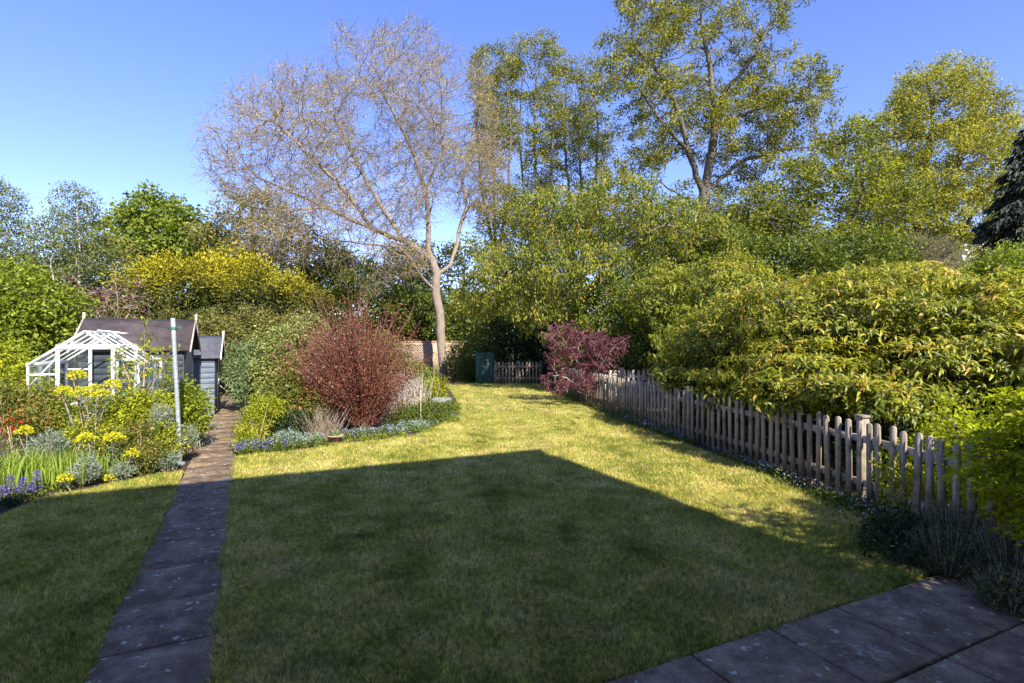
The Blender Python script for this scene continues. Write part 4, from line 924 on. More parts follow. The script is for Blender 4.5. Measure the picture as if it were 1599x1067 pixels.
tree('sycamore_tree', 'rounded bright mid green sycamore above the golden hedge', 'tree', 10,
     [A((245, 560, Y0), (243, 430, Y0), (240, 360, Y0), (240, 310, Y0)), A((243, 430, Y0), (200, 370, Y0), (185, 340, Y0)), A((243, 420, Y0), (290, 370, Y0), (310, 345, Y0))],
     [E(240, 335, Y0, 42, 42, 2.2), E(200, 370, Y0, 38, 45, 2.2), E(285, 365, Y0, 45, 48, 2.2), E(320, 395, Y0, 45, 40, 2.2), E(245, 395, Y0, 70, 35, 2.6), E(370, 410, Y0-1, 45, 35, 2)],
     1500, .36, .46, .25, .012, M['bark_dark'], [('crown', L['syc'], 26, .28, .21, .16, dict(up=.6, tips=5, droop=.15))], thr=.08)
tree('olive_tree', 'dull olive brown leafed tree behind the left branches of the bare tree', 'tree', 11,
     [A((400, 560, 30), (398, 440, 30), (395, 370, 30), (392, 320, 30)), A((398, 440, 30), (440, 380, 30), (470, 350, 30)), A((398, 430, 30), (350, 380, 30), (335, 350, 30))],
     [E(390, 330, 30, 50, 40, 2.2), E(345, 365, 30, 42, 40, 2), E(440, 375, 30, 65, 50, 2.4), E(500, 410, 30, 60, 45, 2.4), E(400, 410, 30, 70, 40, 2.6)],
     1500, .38, .5, .24, .012, M['bark_dark'], [('crown', L['olive'], 22, .28, .17, .10, dict(up=.5, tips=5))], thr=.08, tw=1, twl=.5, twr=.009)
# ---- mid-distance evergreen and leafy masses, each one its own shrub
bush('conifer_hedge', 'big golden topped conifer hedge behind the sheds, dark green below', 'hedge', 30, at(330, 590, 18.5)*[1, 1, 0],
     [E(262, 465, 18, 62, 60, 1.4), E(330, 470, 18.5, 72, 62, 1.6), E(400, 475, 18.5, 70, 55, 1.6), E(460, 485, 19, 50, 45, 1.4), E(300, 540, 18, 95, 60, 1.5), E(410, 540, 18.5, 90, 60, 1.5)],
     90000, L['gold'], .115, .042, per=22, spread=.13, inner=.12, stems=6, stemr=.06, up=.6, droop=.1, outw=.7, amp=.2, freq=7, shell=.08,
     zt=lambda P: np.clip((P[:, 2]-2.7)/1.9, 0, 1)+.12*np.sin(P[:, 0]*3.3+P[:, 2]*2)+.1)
bush('lime_shrub', 'bright lime green leafy shrub tree at the left edge above the greenhouse', 'shrub', 31, at(30, 620, 11.5)*[1, 1, 0], [E(10, 470, 11, 78, 60, 1), E(60, 500, 11, 50, 45, .9), E(-10, 540, 10.5, 70, 60, .9)], 22000, L['bright'], .085, .05, per=14, spread=.12, stems=9, stemr=.035, amp=.2)
bush('evergreen_shrub', 'dark green evergreen mass behind the birch stems', 'shrub', 32, at(90, 590, 22)*[1, 1, 0], [E(60, 450, 23, 90, 45, 1.6), E(170, 440, 23, 70, 60, 1.6), E(120, 520, 22, 120, 60, 1.6)], 26000, L['olive'], .13, .06, per=14, spread=.16, stems=5, stemr=.05, amp=.2)
tree('purple_plum', 'bare stemmed purple leaved shrub behind the shed roof', 'shrub', 33, [A((165, 590, 16), (160, 520, 16), (140, 470, 16), (120, 440, 16)), A((165, 560, 16), (200, 490, 16), (215, 450, 16)), A((162, 540, 16), (185, 480, 15.6), (180, 440, 15.6)), A((162, 560, 16), (120, 500, 15.8), (95, 450, 15.8))],
     [E(110, 470, 16, 40, 35, .8), E(165, 480, 16, 45, 40, .8), E(210, 470, 16, 25, 40, .7)], 520, .2, .3, .05, .006, M['bark_tan'], [('crown', L['purple'], 7, .09, .07, .045, dict(frac=.9, tips=3))], tw=2, twl=.4, twr=.006, thr=.02)
bush('rough_hedge', 'brownish green tangled hedge between the sheds and the golden hedge', 'hedge', 34, at(370, 600, 16.6)*[1, 1, 0], [E(330, 540, 16.6, 60, 55, .8), E(400, 530, 16.8, 60, 50, .8), E(200, 520, 16.4, 90, 40, .6), E(455, 540, 17, 40, 50, .8)], 26000, L['olive'], .075, .035, per=14, spread=.11, stems=20, stemr=.02, stemmat=M['bark_tan'], amp=.2, twn=700, twl=.5, twr=.005)
# shrubs beneath the cherry and behind the back fence
bk = [('dark_shrub', 'very dark green shrub behind the far picket fence', 35, [E(810, 560, 23, 62, 48, 1.2), E(860, 540, 22.6, 55, 60, 1.2)], 16000, 'dark', .12, .06),
      ('laurel_shrub', 'glossy dark leaved shrub right of the bare tree trunk', 36, [E(738, 563, 23.6, 32, 36, .8)], 9000, 'green', .09, .045),
      ('leafy_shrub', 'light green shrub above the brick wall', 37, [E(720, 500, 28.5, 60, 42, 1.4), E(650, 490, 28.5, 60, 45, 1.4), E(770, 500, 27.5, 50, 40, 1.2)], 18000, 'green', .14, .08),
      ('leafy_shrub', 'green shrub mass under the left side of the cherry crown', 38, [E(800, 500, 24, 60, 38, 1.2), E(850, 470, 24, 60, 50, 1.3)], 14000, 'green', .12, .07),
      ('leafy_shrub', 'large green shrub behind the purple shrub and the long fence', 39, [E(950, 500, 17.6, 70, 60, 1.3), E(1040, 490, 16, 70, 70, 1.4), E(930, 560, 17.5, 60, 45, 1.2), E(1000, 555, 16, 50, 45, 1.2)], 34000, 'green', .10, .055),
      ('leafy_shrub', 'dense green shrub behind the top of the big bronze leaved bush', 40, [E(1120, 420, 19, 80, 50, 1.6), E(1230, 420, 19, 90, 45, 1.6), E(1340, 415, 20, 80, 40, 1.6)], 30000, 'green', .13, .065),
      ('leafy_shrub', 'tall leafy green shrub filling the space under the tallest tree', 45, [E(1060, 380, 24, 80, 60, 1.6), E(1160, 370, 25, 80, 50, 1.6), E(1000, 400, 25, 70, 70, 1.6)], 30000, 'green', .13, .065),
      ('olive_shrub', 'muted olive shrub below the pale lime tree', 41, [E(1400, 430, 24, 60, 45, 1.6), E(1480, 430, 26, 60, 40, 1.6), E(1440, 470, 24, 110, 60, 1.6)], 22000, 'olive', .13, .07),
      ('rounded_shrub', 'rounded mid green shrub at the right edge under the conifer', 42, [E(1590, 420, 18, 50, 34, 1.1), E(1560, 470, 18, 70, 50, 1.2)], 16000, 'bright', .10, .05),
      ('leafy_shrub', 'green tree mass low behind the middle of the bare tree', 43, [E(560, 490, 28, 80, 50, 1.6), E(630, 440, 33, 50, 55, 1.6), E(520, 440, 30, 60, 50, 1.6), E(600, 520, 29, 90, 30, 1.2), E(680, 505, 30, 60, 34, 1.4)], 34000, 'green', .15, .08),
      ('pink_twig_shrub', 'pinkish twiggy shrub in front of the pale lime tree trunk', 44, [E(1430, 395, 22, 28, 28, .7), E(1470, 400, 22, 25, 25, .7)], 2600, 'olive', .06, .03)]
for nm, lab, sd_, el, n_, lm, a_, b_ in bk:
    c = el[0][0]*[1, 1, 0]; bush(nm, lab, 'shrub', sd_, c, el, n_, L[lm], a_, b_, per=14, spread=.15, stems=8, stemr=.04, amp=.2, twn=900 if 'twig' in nm else 0, stemmat=M['bark_pale'] if 'twig' in nm else None, twl=.6, twr=.008)

# ================================================================ RIGHT: big bronze-leaved bush, acer, lavender
def whorls(name, label, cat, seed, base, ells, nw, mat, Ln, W, inner=.35, bark=None, stemn=26, lper=7, droop=.35):
    """drooping whorls of lance leaves at shoot tips, over many branches"""
    rng = np.random.default_rng(seed); base = np.array(base, float); root = empty(name, base, label, cat); Pc, Oc = [], []
    area = np.array([(r[0]*r[2]+r[0]*r[1]+r[1]*r[2]) for c, r in ells]); cnt = rng.multinomial(nw, area/area.sum())
    for (c, r), m in zip(ells, cnt):
        f = lump(rng, 8, .17, 4.5); d = rdir(rng, m); rad = np.where(rng.uniform(size=m) < inner, rng.uniform(.3, .92, m), 1-np.abs(rng.normal(size=m))*.1)*f(d)
        Pc.append(np.asarray(c)+d*rad[:, None]*np.asarray(r)); Oc.append(nrm(d/np.asarray(r)))
    Pc = np.concatenate(Pc); Oc = np.concatenate(Oc); void = np.sin(Pc[:, 0]*7+1.3*np.sin(Pc[:, 1]*5))*np.sin(Pc[:, 2]*13+1.7*np.sin(Pc[:, 0]*4))+.5*np.sin(Pc[:, 1]*8+Pc[:, 2]*6)
    ok = (Pc[:, 2] > .25) & (void > -.42+rng.normal(size=len(Pc))*.15); Pc, Oc = Pc[ok], Oc[ok]
    # flatten into layered tiers
    Pc[:, 2] += .055*np.sin(Pc[:, 2]*24+Pc[:, 0]*1.5+Pc[:, 1])
    q = np.repeat(np.arange(len(Pc)), lper); n = len(q); a = rng.uniform(0, 6.283, n); ax = nrm(Oc[q]*[1, 1, .3]+[0, 0, .35])
    x = nrm(np.cross(ax, [.3, .2, .9])); y = np.cross(ax, x); rd = x*np.cos(a)[:, None]+y*np.sin(a)[:, None]
    D = nrm(rd*.8+ax*.55+np.array([0, 0, -droop])*rng.uniform(.4, 1.5, (n, 1))); N = nrm(ax*.8+[0, 0, .9]-rd*.2+rng.normal(size=(n, 3))*.3)
    P = Pc[q]+rng.normal(size=(n, 3))*.04; ct = rng.normal(size=len(Pc))*.2; s = rng.uniform(.45, 1.35, n)
    hi = np.clip((Oc[q][:, 2])*.18, -.1, .25)
    V, F, k = leaves(P, D, N, Ln*s, W*s, 'l', .22, .28)
    mk('foliage', V, F, mat, root, base, tint=np.repeat(np.clip(rng.normal(.46, .2, n)+ct[q]+hi, 0, 1), k))
    mb = MB(); o = rng.choice(len(Pc), stemn)
    for i in o:
        b2 = Pc[i]; m_ = (base+b2)/2+np.array([0, 0, .35]); T = np.linspace(0, 1, 7)[:, None]; mb.tube((1-T)**2*base+2*T*(1-T)*m_+T*T*b2, np.linspace(.035, .006, 7), 6)
    o = rng.choice(len(Pc), min(900, len(Pc))); V, F = twigs(rng, Pc[o]-Oc[o]*.28, Oc[o]+[0, 0, .2], .3, .005); mb.add(V, F.tolist())
    mb.build('stems', bark or M['bark_dark'], root, tuple(base), smooth=True)
    return root
whorls('bronze_bush', 'huge spreading bush with bronze tipped drooping leaves overhanging the picket fence', 'shrub', 50, (5.6, 8.0, 0),
       [E(1130, 560, 10.2, 92, 62, 1.1), E(1180, 515, 9.4, 90, 62, 1.2), E(1290, 520, 8.2, 130, 88, 1.3), E(1400, 500, 7.8, 110, 80, 1.3), E(1260, 590, 7.4, 110, 50, .9), E(1430, 590, 6.9, 110, 62, .9), E(1530, 530, 6.8, 110, 95, 1.2), E(1610, 590, 6.2, 90, 80, 1.), E(1340, 455, 9.5, 90, 30, 1.2), E(1080, 600, 10.6, 40, 30, .6), E(1130, 605, 8.5, 55, 26, .45), E(1225, 618, 7.0, 60, 24, .4), E(1310, 612, 6.2, 46, 24, .35), E(1065, 588, 10, 46, 22, .5), E(1390, 625, 5.9, 50, 22, .35)],
       21000, L['magnolia'], .104, .034, droop=.22)
whorls('bright_bush', 'olive green shrub behind the left end of the bronze leaved bush', 'shrub', 51, (4.3, 13.6, 0),
       [E(1080, 520, 13, 60, 50, .9), E(1040, 470, 14, 60, 50, 1), E(1130, 450, 13, 70, 45, 1)], 2600, L['cherry'], .11, .042)
# golden acer on the right foreground: tiers of small leaves
def acer():
    rng = np.random.default_rng(52); base = np.array([4.02, 3.62, 0.]); root = empty('golden_acer', base, 'glowing yellow green acer covering the near end of the picket fence', 'shrub')
    Pc = []; mb = MB()
    for i in range(400):
        a = rng.uniform(0, 6.283); z = rng.uniform(.42, 1.42); rr = rng.uniform(.25, 1)**.6*(.98-.42*abs(z-.85)/.6)
        tip = base+np.array([math.cos(a)*rr*.95, math.sin(a)*rr*1.05, z-.16*rr]); k = 14; T = np.linspace(.25, 1, k)[:, None]
        C = base+np.array([0, 0, z*.82])+(tip-base-np.array([0, 0, z*.82]))*T; C[:, 2] += (np.sin(T*3)*.06)[:, 0]; Pc.append(C)
        if i % 3 == 0: mb.tube(np.concatenate([[base+[0, 0, z*.35]], C[::4], C[-1:]]), np.linspace(.012, .002, 2+len(C[::4])), 4, False)
    mb.tube([base, base+[.03, .02, .5], base+[-.03, 0, 1.1]], [.035, .028, .01], 7); mb.build('stems', M['bark_dark'], root, tuple(base), smooth=True)
    P = np.concatenate(Pc); q = np.repeat(np.arange(len(P)), 9); n = len(q); P = P[q]+rng.normal(size=(n, 3))*[.045, .045, .014]
    leafobj('foliage', rng, P, L['acer'], .046, .022, root, base, up=1.6, droop=.15, kind='d', lv=.35)
acer()
bush('spindle_shrub', 'small yellow leaved shrub growing through the picket fence near the capped post', 'shrub', 53, (3.62, 5.05, 0), [((3.66, 5.1, .32), np.array([.14, .2, .3]))], 700, L['yellowgreen'], .045, .022, per=7, spread=.05, stems=10, stemr=.005, stemmat=M['bark_tan'])
bush('golden_shrub', 'golden green shrub behind the near fence pickets', 'shrub', 54, (4.5, 5.3, 0), [((4.55, 5.3, .5), np.array([.5, .7, .5])), ((4.3, 4.6, .35), np.array([.35, .6, .4]))], 9000, L['acer'], .05, .028, per=12, spread=.06, stems=10, stemr=.01)
bush('understory_shrub', 'dark leafy undergrowth behind the middle of the picket fence', 'shrub', 55, (4.9, 8.0, 0), [((4.6, 6.6, .35), np.array([.5, .8, .5])), ((4.6, 8.4, .4), np.array([.6, 1.2, .6])), ((4.0, 10.6, .4), np.array([.7, 1.4, .6])), ((5.6, 5.6, .5), np.array([.6, .9, .6]))], 16000, L['dark'], .07, .035, per=12, spread=.09, stems=10)
bush('tall_laurel', 'tall laurel just outside the picture beside the house, shading the patio corner', 'shrub', 59, (3.75, 2.12, 0), [((3.72, 2.1, 1.5), np.array([.42, .5, 1.1]))], 2300, L['dark'], .10, .05, per=10, spread=.1, stems=8)
def spiky(name, label, cat, seed, base, ells, n, mat, Ln, W, group=None, up=.9, flowers=None, stems=18):
    """upright shoots clothed with narrow leaves"""
    rng = np.random.default_rng(seed); base = np.array(base, float); root = empty(name, base, label, cat, group); P, D = [], []; mb = MB(); tips = []
    for c, r in ells:
        for i in range(n):
            d = rdir(rng, 1)[0]; d[2] = abs(d[2]); t = np.asarray(c)+d*np.asarray(r)*rng.uniform(.75, 1.08); b0 = np.array([c[0]+d[0]*r[0]*.45, c[1]+d[1]*r[1]*.45, max(.0, c[2]-r[2]*.5)])
            T = rng.uniform(.25, 1, 15)[:, None]; Q = b0+(t-b0)*T; P.append(Q); ax = nrm(t-b0); D.append(np.repeat(ax[None], 15, 0)); tips.append(t)
            if i % 3 == 0: mb.tube([b0, t], [.004, .002], 4, False)
    P = np.concatenate(P); D = np.concatenate(D); n2 = len(P); rd = nrm(rng.normal(size=(n2, 3))); DD = nrm(D*.7+rd*.75)
    V, F, k = leaves(P, DD, nrm(rng.normal(size=(n2, 3))+[0, 0, .6]), Ln*rng.uniform(.6, 1.2, n2), W, 'd', .15, .1)
    mk('foliage', V, F, mat, root, base, tint=np.repeat(rng.uniform(0, 1, n2), k)); mb.build('stems', M['bark_tan'], root, tuple(base))
    if flowers:
        tp = np.array(tips); q = np.repeat(np.arange(len(tp)), flowers[1]); Pq = tp[q]+rng.normal(size=(len(q), 3))*flowers[2]
        leafobj('flowers', rng, Pq, flowers[0], flowers[3], flowers[3]*.8, root, base, up=1, fold=.05, curve=0)
    return root
spiky('lavender_bush', 'dark grey leaved lavender spilling over the patio corner', 'shrub', 56, (3.5, 3.7, 0), [((3.45, 3.72, .16), np.array([.36, .34, .26])), ((3.2, 3.95, .12), np.array([.3, .3, .22]))], 420, L['lav'], .032, .006)
spiky('lavender_bush', 'second dark lavender at the right edge beside the patio slabs', 'shrub', 57, (3.75, 3.25, 0), [((3.55, 3.28, .16), np.array([.42, .3, .3])), ((3.15, 3.38, .1), np.array([.25, .2, .16])), ((3.5, 4.3, .15), np.array([.35, .35, .3]))], 420, L['lav'], .032, .006)
bush('low_evergreen', 'low dark green spreading shrub at the end of the patio', 'shrub', 58, (2.95, 3.95, 0), [((2.98, 4.15, .08), np.array([.22, .35, .14])), ((3.2, 4.4, .1), np.array([.3, .3, .2]))], 6000, L['dark'], .03, .012, per=10, spread=.03, stems=8, stemr=.006)

# ================================================================ PURPLE SHRUB, LILAC, and other shrubs at the far right of the lawn
tree('purple_shrub', 'open purple leaved shrub with pale twisting stems at the end of the long fence', 'shrub', 60,
     [A((915, 625, 14.6), (910, 595, 14.5), (900, 560, 14.3), (880, 530, 14.2), (868, 505, 14.2)), A((912, 610, 14.5), (935, 575, 14.2), (960, 540, 14), (985, 525, 14)), A((912, 610, 14.5), (885, 590, 14), (860, 585, 13.8)), A((900, 570, 14.4), (905, 530, 14.5), (895, 505, 14.5)), A((912, 612, 14.5), (940, 600, 14), (960, 575, 13.8))],
     [E(905, 560, 14.3, 52, 48, .7), E(880, 600, 14, 34, 22, .5), E(940, 540, 14.2, 40, 28, .6), E(875, 530, 14.2, 24, 28, .5), E(925, 600, 14, 35, 18, .4)],
     1900, .12, .14, .034, .004, M['bark_tan'], [('crown', L['purple'], 30, .055, .055, .022, dict(up=.2, tips=4, frac=.75))], holes=26, hr=.27, tw=1, twl=.16, twr=.004, thr=.012)
bush('lilac_shrub', 'green shrub dotted with pale pink blossom behind the pale fence', 'shrub', 61, (3.3, 15.8, 0), [E(985, 560, 16, 42, 34, .6)], 6500, L['green'], .075, .045, per=12, spread=.09, stems=6, flowers=[('blossom', L['pink'], 900, .06, .05, .3)])

# ================================================================ LEFT BED
def at0(px, py, Y): p = at(px, py, Y); return (p[0], p[1], 0.)
def euphorbia(label, seed, basepx, heads, leafy=True):
    """stems with blue-grey whorled leaves and domed yellow flower heads; heads: (px,py,Y,radius_m)"""
    rng = np.random.default_rng(seed); base = np.array(basepx, float); root = empty('euphorbia', base, label, 'plant', 'euphorbias in the left bed'); mb = MB(); P, D = [], []
    for (px, py, Y, rr) in heads:
        c = at(px, py, Y); k = max(1, int(rr/.045))
        for j in range(k):
            e = c+rng.normal(size=3)*[rr*.5, rr*.4, rr*.1]-[0, 0, rr*.3]; b0 = base+np.array([*rng.normal(size=2)*.07, 0]); T = np.linspace(0, 1, 7)[:, None]; m_ = (b0*.6+e*.4)+[0, 0, .1*e[2]]
            C = (1-T)**2*b0+2*T*(1-T)*m_+T*T*e; mb.tube(C, .005, 5, False)
            q = rng.uniform(.35, .97, 46)[:, None]; Q = (1-q)**2*b0+2*q*(1-q)*m_+q*q*e; P.append(Q); a = rng.uniform(0, 6.28, 46); D.append(np.stack([np.cos(a), np.sin(a), rng.uniform(-.2, .5, 46)], 1))
        # flower head
        n = int(260*(rr/.1)**2); d = rdir(rng, n); d[:, 2] = np.abs(d[:, 2])*1.1-.25; f = 1+.16*np.sin(d[:, 0]*9+seed)*np.sin(d[:, 1]*9)
        Q = c+d*rr*np.array([1, .9, .8])*f[:, None]*rng.uniform(.72, 1.05, (n, 1)); 
        leafobj('flower_head', rng, Q, L['yellowhead'], .022, .02, root, base, up=.8, out=d, outw=.3, fold=.1, curve=.05)
    mb.build('stems', M['bark_tan'], root, tuple(base)); P = np.concatenate(P); D = nrm(np.concatenate(D)); n = len(P)
    V, F, k = leaves(P, D, nrm(rng.normal(size=(n, 3))*.4+[0, 0, 1]), .065*rng.uniform(.6, 1.2, n), .011, 'd', .15, .2); mk('foliage', V, F, L['grey'], root, base, tint=np.repeat(rng.uniform(0, 1, n), k))
euphorbia('tall euphorbia with a big cluster of yellow heads in front of the greenhouse door', 70, at0(135, 705, 7.1), [(119, 588, 7.2, .12), (100, 612, 7.1, .11), (128, 616, 7, .13), (158, 617, 7, .11), (176, 600, 7.2, .10), (148, 606, 7.2, .08)])
euphorbia('euphorbia head beside the red flowers at the far left', 71, at0(40, 710, 6.7), [(39, 674, 6.7, .10)])
euphorbia('euphorbia with one yellow head left of centre in the left bed', 72, at0(134, 740, 6.6), [(134, 685, 6.6, .105)])
euphorbia('euphorbia with the roundest yellow head in the middle of the left bed', 73, at0(176, 730, 6.8), [(178, 684, 6.7, .105)])
euphorbia('euphorbia with a small yellow head nearest the clothes pole', 74, at0(190, 745, 6.6), [(207, 709, 6.6, .085)])
euphorbia('low euphorbia with yellow head at the front edge of the left bed', 75, at0(102, 770, 6.1), [(101, 748, 6.1, .085)])
euphorbia('very low yellow euphorbia touching the lawn edge of the left bed', 76, at0(171, 760, 6.5), [(171, 747, 6.5, .07)])
for i, (px, py, Y, rr, hh, lab) in enumerate(((133, 740, 6.3, .16, .2, 'blue grey feathery clump at the front of the left bed'), (192, 738, 6.6, .12, .12, 'small grey clump under the smallest yellow head'), (262, 725, 7.0, .13, .16, 'grey leaved clump just left of the clothes pole foot'), (290, 690, 7.5, .16, .25, 'grey green clump right behind the clothes pole'), (252, 662, 7.4, .17, .3, 'tall grey green clump at mid height left of the clothes pole'), (75, 700, 6.6, .2, .24, 'grey green clump behind the iris leaves'))):
    c = at(px, py, Y); spiky('grey_spurge', lab, 'plant', 80+i, (c[0], c[1], 0), [((c[0], c[1], max(c[2], hh*.5)), np.array([rr, rr, hh]))], 90, L['grey'], .06, .01)
tree('apple_sapling', 'thin upright sapling with pale leaves in front of the greenhouse', 'sapling', 90,
     [A((226, 705, 7.9), (225, 640, 7.9), (224, 590, 7.9), (226, 540, 7.9), (227, 500, 7.9)), A((225, 630, 7.9), (200, 590, 7.9), (185, 550, 7.9)), A((225, 625, 7.9), (250, 580, 7.8), (268, 545, 7.8)), A((226, 580, 7.9), (240, 530, 7.9))],
     [E(228, 530, 7.9, 12, 36, .15), E(200, 570, 7.9, 32, 30, .25), E(250, 570, 7.8, 32, 32, .25), E(225, 600, 7.9, 50, 30, .3)],
     330, .085, .11, .02, .0025, M['bark_tan'], [('crown', L['yellowgreen'], 6, .045, .055, .03, dict(up=.4, tips=6))], thr=.006, tw=1, twl=.08, twr=.002)
S = [  # name, label, cat, seed, base, ells, n, mat, Ln, W, kw
 ('green_shrub', 'bright green leafy shrub between the clothes pole and the path', 91, (305, 690, 8.3), [E(302, 640, 8.3, 22, 34, .22), E(285, 620, 8.4, 16, 22, .2)], 3400, 'bright', .05, .03),
 ('nandina_shrub', 'reddish bronze leaved shrub at the left edge below the lime green shrub', 92, (30, 700, 7.0), [E(12, 630, 7.2, 34, 45, .3), E(50, 655, 7.0, 36, 30, .25), E(75, 620, 7.4, 22, 22, .2)], 3800, 'redgreen', .05, .018),
 ('nandina_shrub', 'dark red and green leaved shrub left of the clothes pole', 93, (215, 735, 7.0), [E(215, 685, 7.2, 36, 24, .25), E(235, 712, 6.9, 26, 18, .2)], 3000, 'redgreen', .045, .016),
 ('yellow_shrub', 'yellow green shrub in the centre of the left bed under the sapling', 94, (200, 700, 7.6), [E(205, 640, 7.7, 38, 26, .25), E(170, 650, 7.6, 34, 28, .25), E(250, 635, 7.8, 26, 22, .2)], 5200, 'yellowgreen', .045, .025),
 ('leafy_shrub', 'mixed green undergrowth behind the yellow heads at left', 95, (110, 700, 7.5), [E(110, 655, 7.5, 60, 32, .28), E(60, 630, 7.6, 40, 30, .25), E(150, 680, 7.2, 50, 28, .28), E(255, 690, 7.3, 28, 28, .2)], 8000, 'yellowgreen', .045, .02),
 ('rose_bush', 'rose bush with pale new leaves left of the greenhouse', 96, (40, 640, 8.6), [E(10, 565, 8.4, 30, 34, .35), E(30, 600, 8.3, 32, 24, .3)], 2400, 'yellowgreen', .06, .035)]
for nm, lab, sd_, b0, el, n_, lm, a_, b_ in S:
    bush(nm, lab, 'shrub', sd_, at0(*b0), el, n_, L[lm], a_, b_, per=9, spread=.06, stems=10, stemr=.008, stemmat=M['bark_tan'], amp=.25, inner=.35)
c = at(27, 665, 6.9); rng = np.random.default_rng(97)
rf = empty('red_azalea', (c[0], c[1], 0), 'cluster of red flowers beside the far left yellow head', 'plant')
mb = MB(); [mb.tube([(c[0], c[1], 0), c+rng.normal(size=3)*.06], .005, 5) for _ in range(5)]; mb.build('stems', M['bark_tan'], rf)
leafobj('flowers', rng, c+rng.normal(size=(260, 3))*[.09, .05, .07], L['redp'], .035, .028, rf, (c[0], c[1], 0), up=.8)
leafobj('foliage', rng, c+rng.normal(size=(500, 3))*[.12, .07, .12]-[0, 0, .1], L['green'], .04, .02, rf, (c[0], c[1], 0), up=.8)
def blades(name, label, seed, c, rx, ry, n, h, w, mat, cat='plant', lean=.5, group=None):
    rng = np.random.default_rng(seed); base = np.array([c[0], c[1], 0.]); P = base+np.stack([rng.normal(size=n)*rx, rng.normal(size=n)*ry, np.zeros(n)], 1)
    a = rng.uniform(0, 6.28, n); D = nrm(np.stack([np.cos(a)*lean*rng.uniform(0, 1, n), np.sin(a)*lean*rng.uniform(0, 1, n), np.ones(n)], 1)); N = nrm(np.stack([np.cos(a), np.sin(a), 0*a+.1], 1))
    V, F, k = leaves(P, D, N, h*rng.uniform(.6, 1.15, n), w*rng.uniform(.7, 1.2, n), 'l', .1, .3); o = mk(name, V, F, mat, None, base, tint=np.repeat(rng.uniform(0, 1, n), k)); return tag(o, label, cat, group)
blades('iris_clump', 'broad clump of lime green sword leaves at the far left', 100, at0(30, 752, 6.25), .30, .10, 420, .42, .022, L['iris'])
blades('iris_clump', 'sword leaf clump in the middle of the front left bed', 101, at0(95, 745, 6.5), .18, .10, 240, .38, .02, L['iris'])
blades('iris_clump', 'thin sword leaves behind the blue grey feathery clump', 102, at0(155, 742, 6.7), .16, .10, 170, .32, .016, L['iris'])
def spike(name, label, seed, foot, h, r, mat, group, n=90):
    rng = np.random.default_rng(seed); root = empty(name, foot, label, 'flower', group); foot = np.array(foot); mb = MB(); mb.tube([foot, foot+[0, 0, h]], .004, 5); mb.build('stem', L['green'], root, tuple(foot))
    t = rng.uniform(.3, 1, n); a = rng.uniform(0, 6.28, n); P = foot+np.stack([np.cos(a)*r*(1.15-t), np.sin(a)*r*(1.15-t), t*h], 1)
    leafobj('petals', rng, P, mat, .022, .016, root, foot, up=.2, out=np.stack([np.cos(a), np.sin(a), 0*a], 1), outw=.7)
    P = foot+np.stack([rng.normal(size=26)*r, rng.normal(size=26)*r, rng.uniform(0, .3*h, 26)], 1); leafobj('leaves', rng, P, L['green'], .06, .03, root, foot, up=.8)
for i, (px, py, Y, h, lab) in enumerate(((2, 788, 5.6, .2, 'purple flower spike cut by the left edge'), (17, 785, 5.72, .30, 'tallest and fattest purple flower spike at the front left'), (36, 780, 5.8, .24, 'purple spike just right of the fattest one'), (48, 775, 5.85, .17, 'shortest purple spike between two taller ones'), (57, 772, 5.9, .29, 'slender tall purple spike, rightmost of the left bed spikes'))):
    spike('bugle_spike', lab, 110+i, at0(px, py, Y), h, .042, L['violet'], 'purple flower spikes in the left bed')
bush('low_plants', 'low green plants along the shaded edge of the left bed', 'plant', 118, at0(20, 800, 5.6), [E(10, 795, 5.5, 40, 12, .15), E(60, 785, 5.9, 35, 10, .12), E(90, 775, 6.1, 30, 9, .12)], 2600, L['dark'], .035, .02, per=8, spread=.04, stems=0, cut=.01)
bush('low_plants', 'low bright green plants at the lawn edge below the yellow heads', 'plant', 119, at0(130, 765, 6.3), [E(85, 766, 6.2, 30, 10, .12), E(150, 758, 6.5, 35, 8, .12), E(215, 748, 6.8, 35, 8, .12), E(262, 738, 7.1, 20, 7, .1)], 3000, L['green'], .03, .016, per=8, spread=.035, stems=0, cut=.01)
bush('forget_me_not', 'pale blue forget me nots at the left edge of the path behind the pole', 'flower', 120, at0(310, 690, 8.6), [E(312, 692, 8.6, 10, 10, .2), E(322, 672, 10, 7, 8, .3)], 900, L['green'], .03, .014, per=8, spread=.03, stems=0, flowers=[('flowers', L['blue'], 500, .016, .014, .3)], cut=.01)

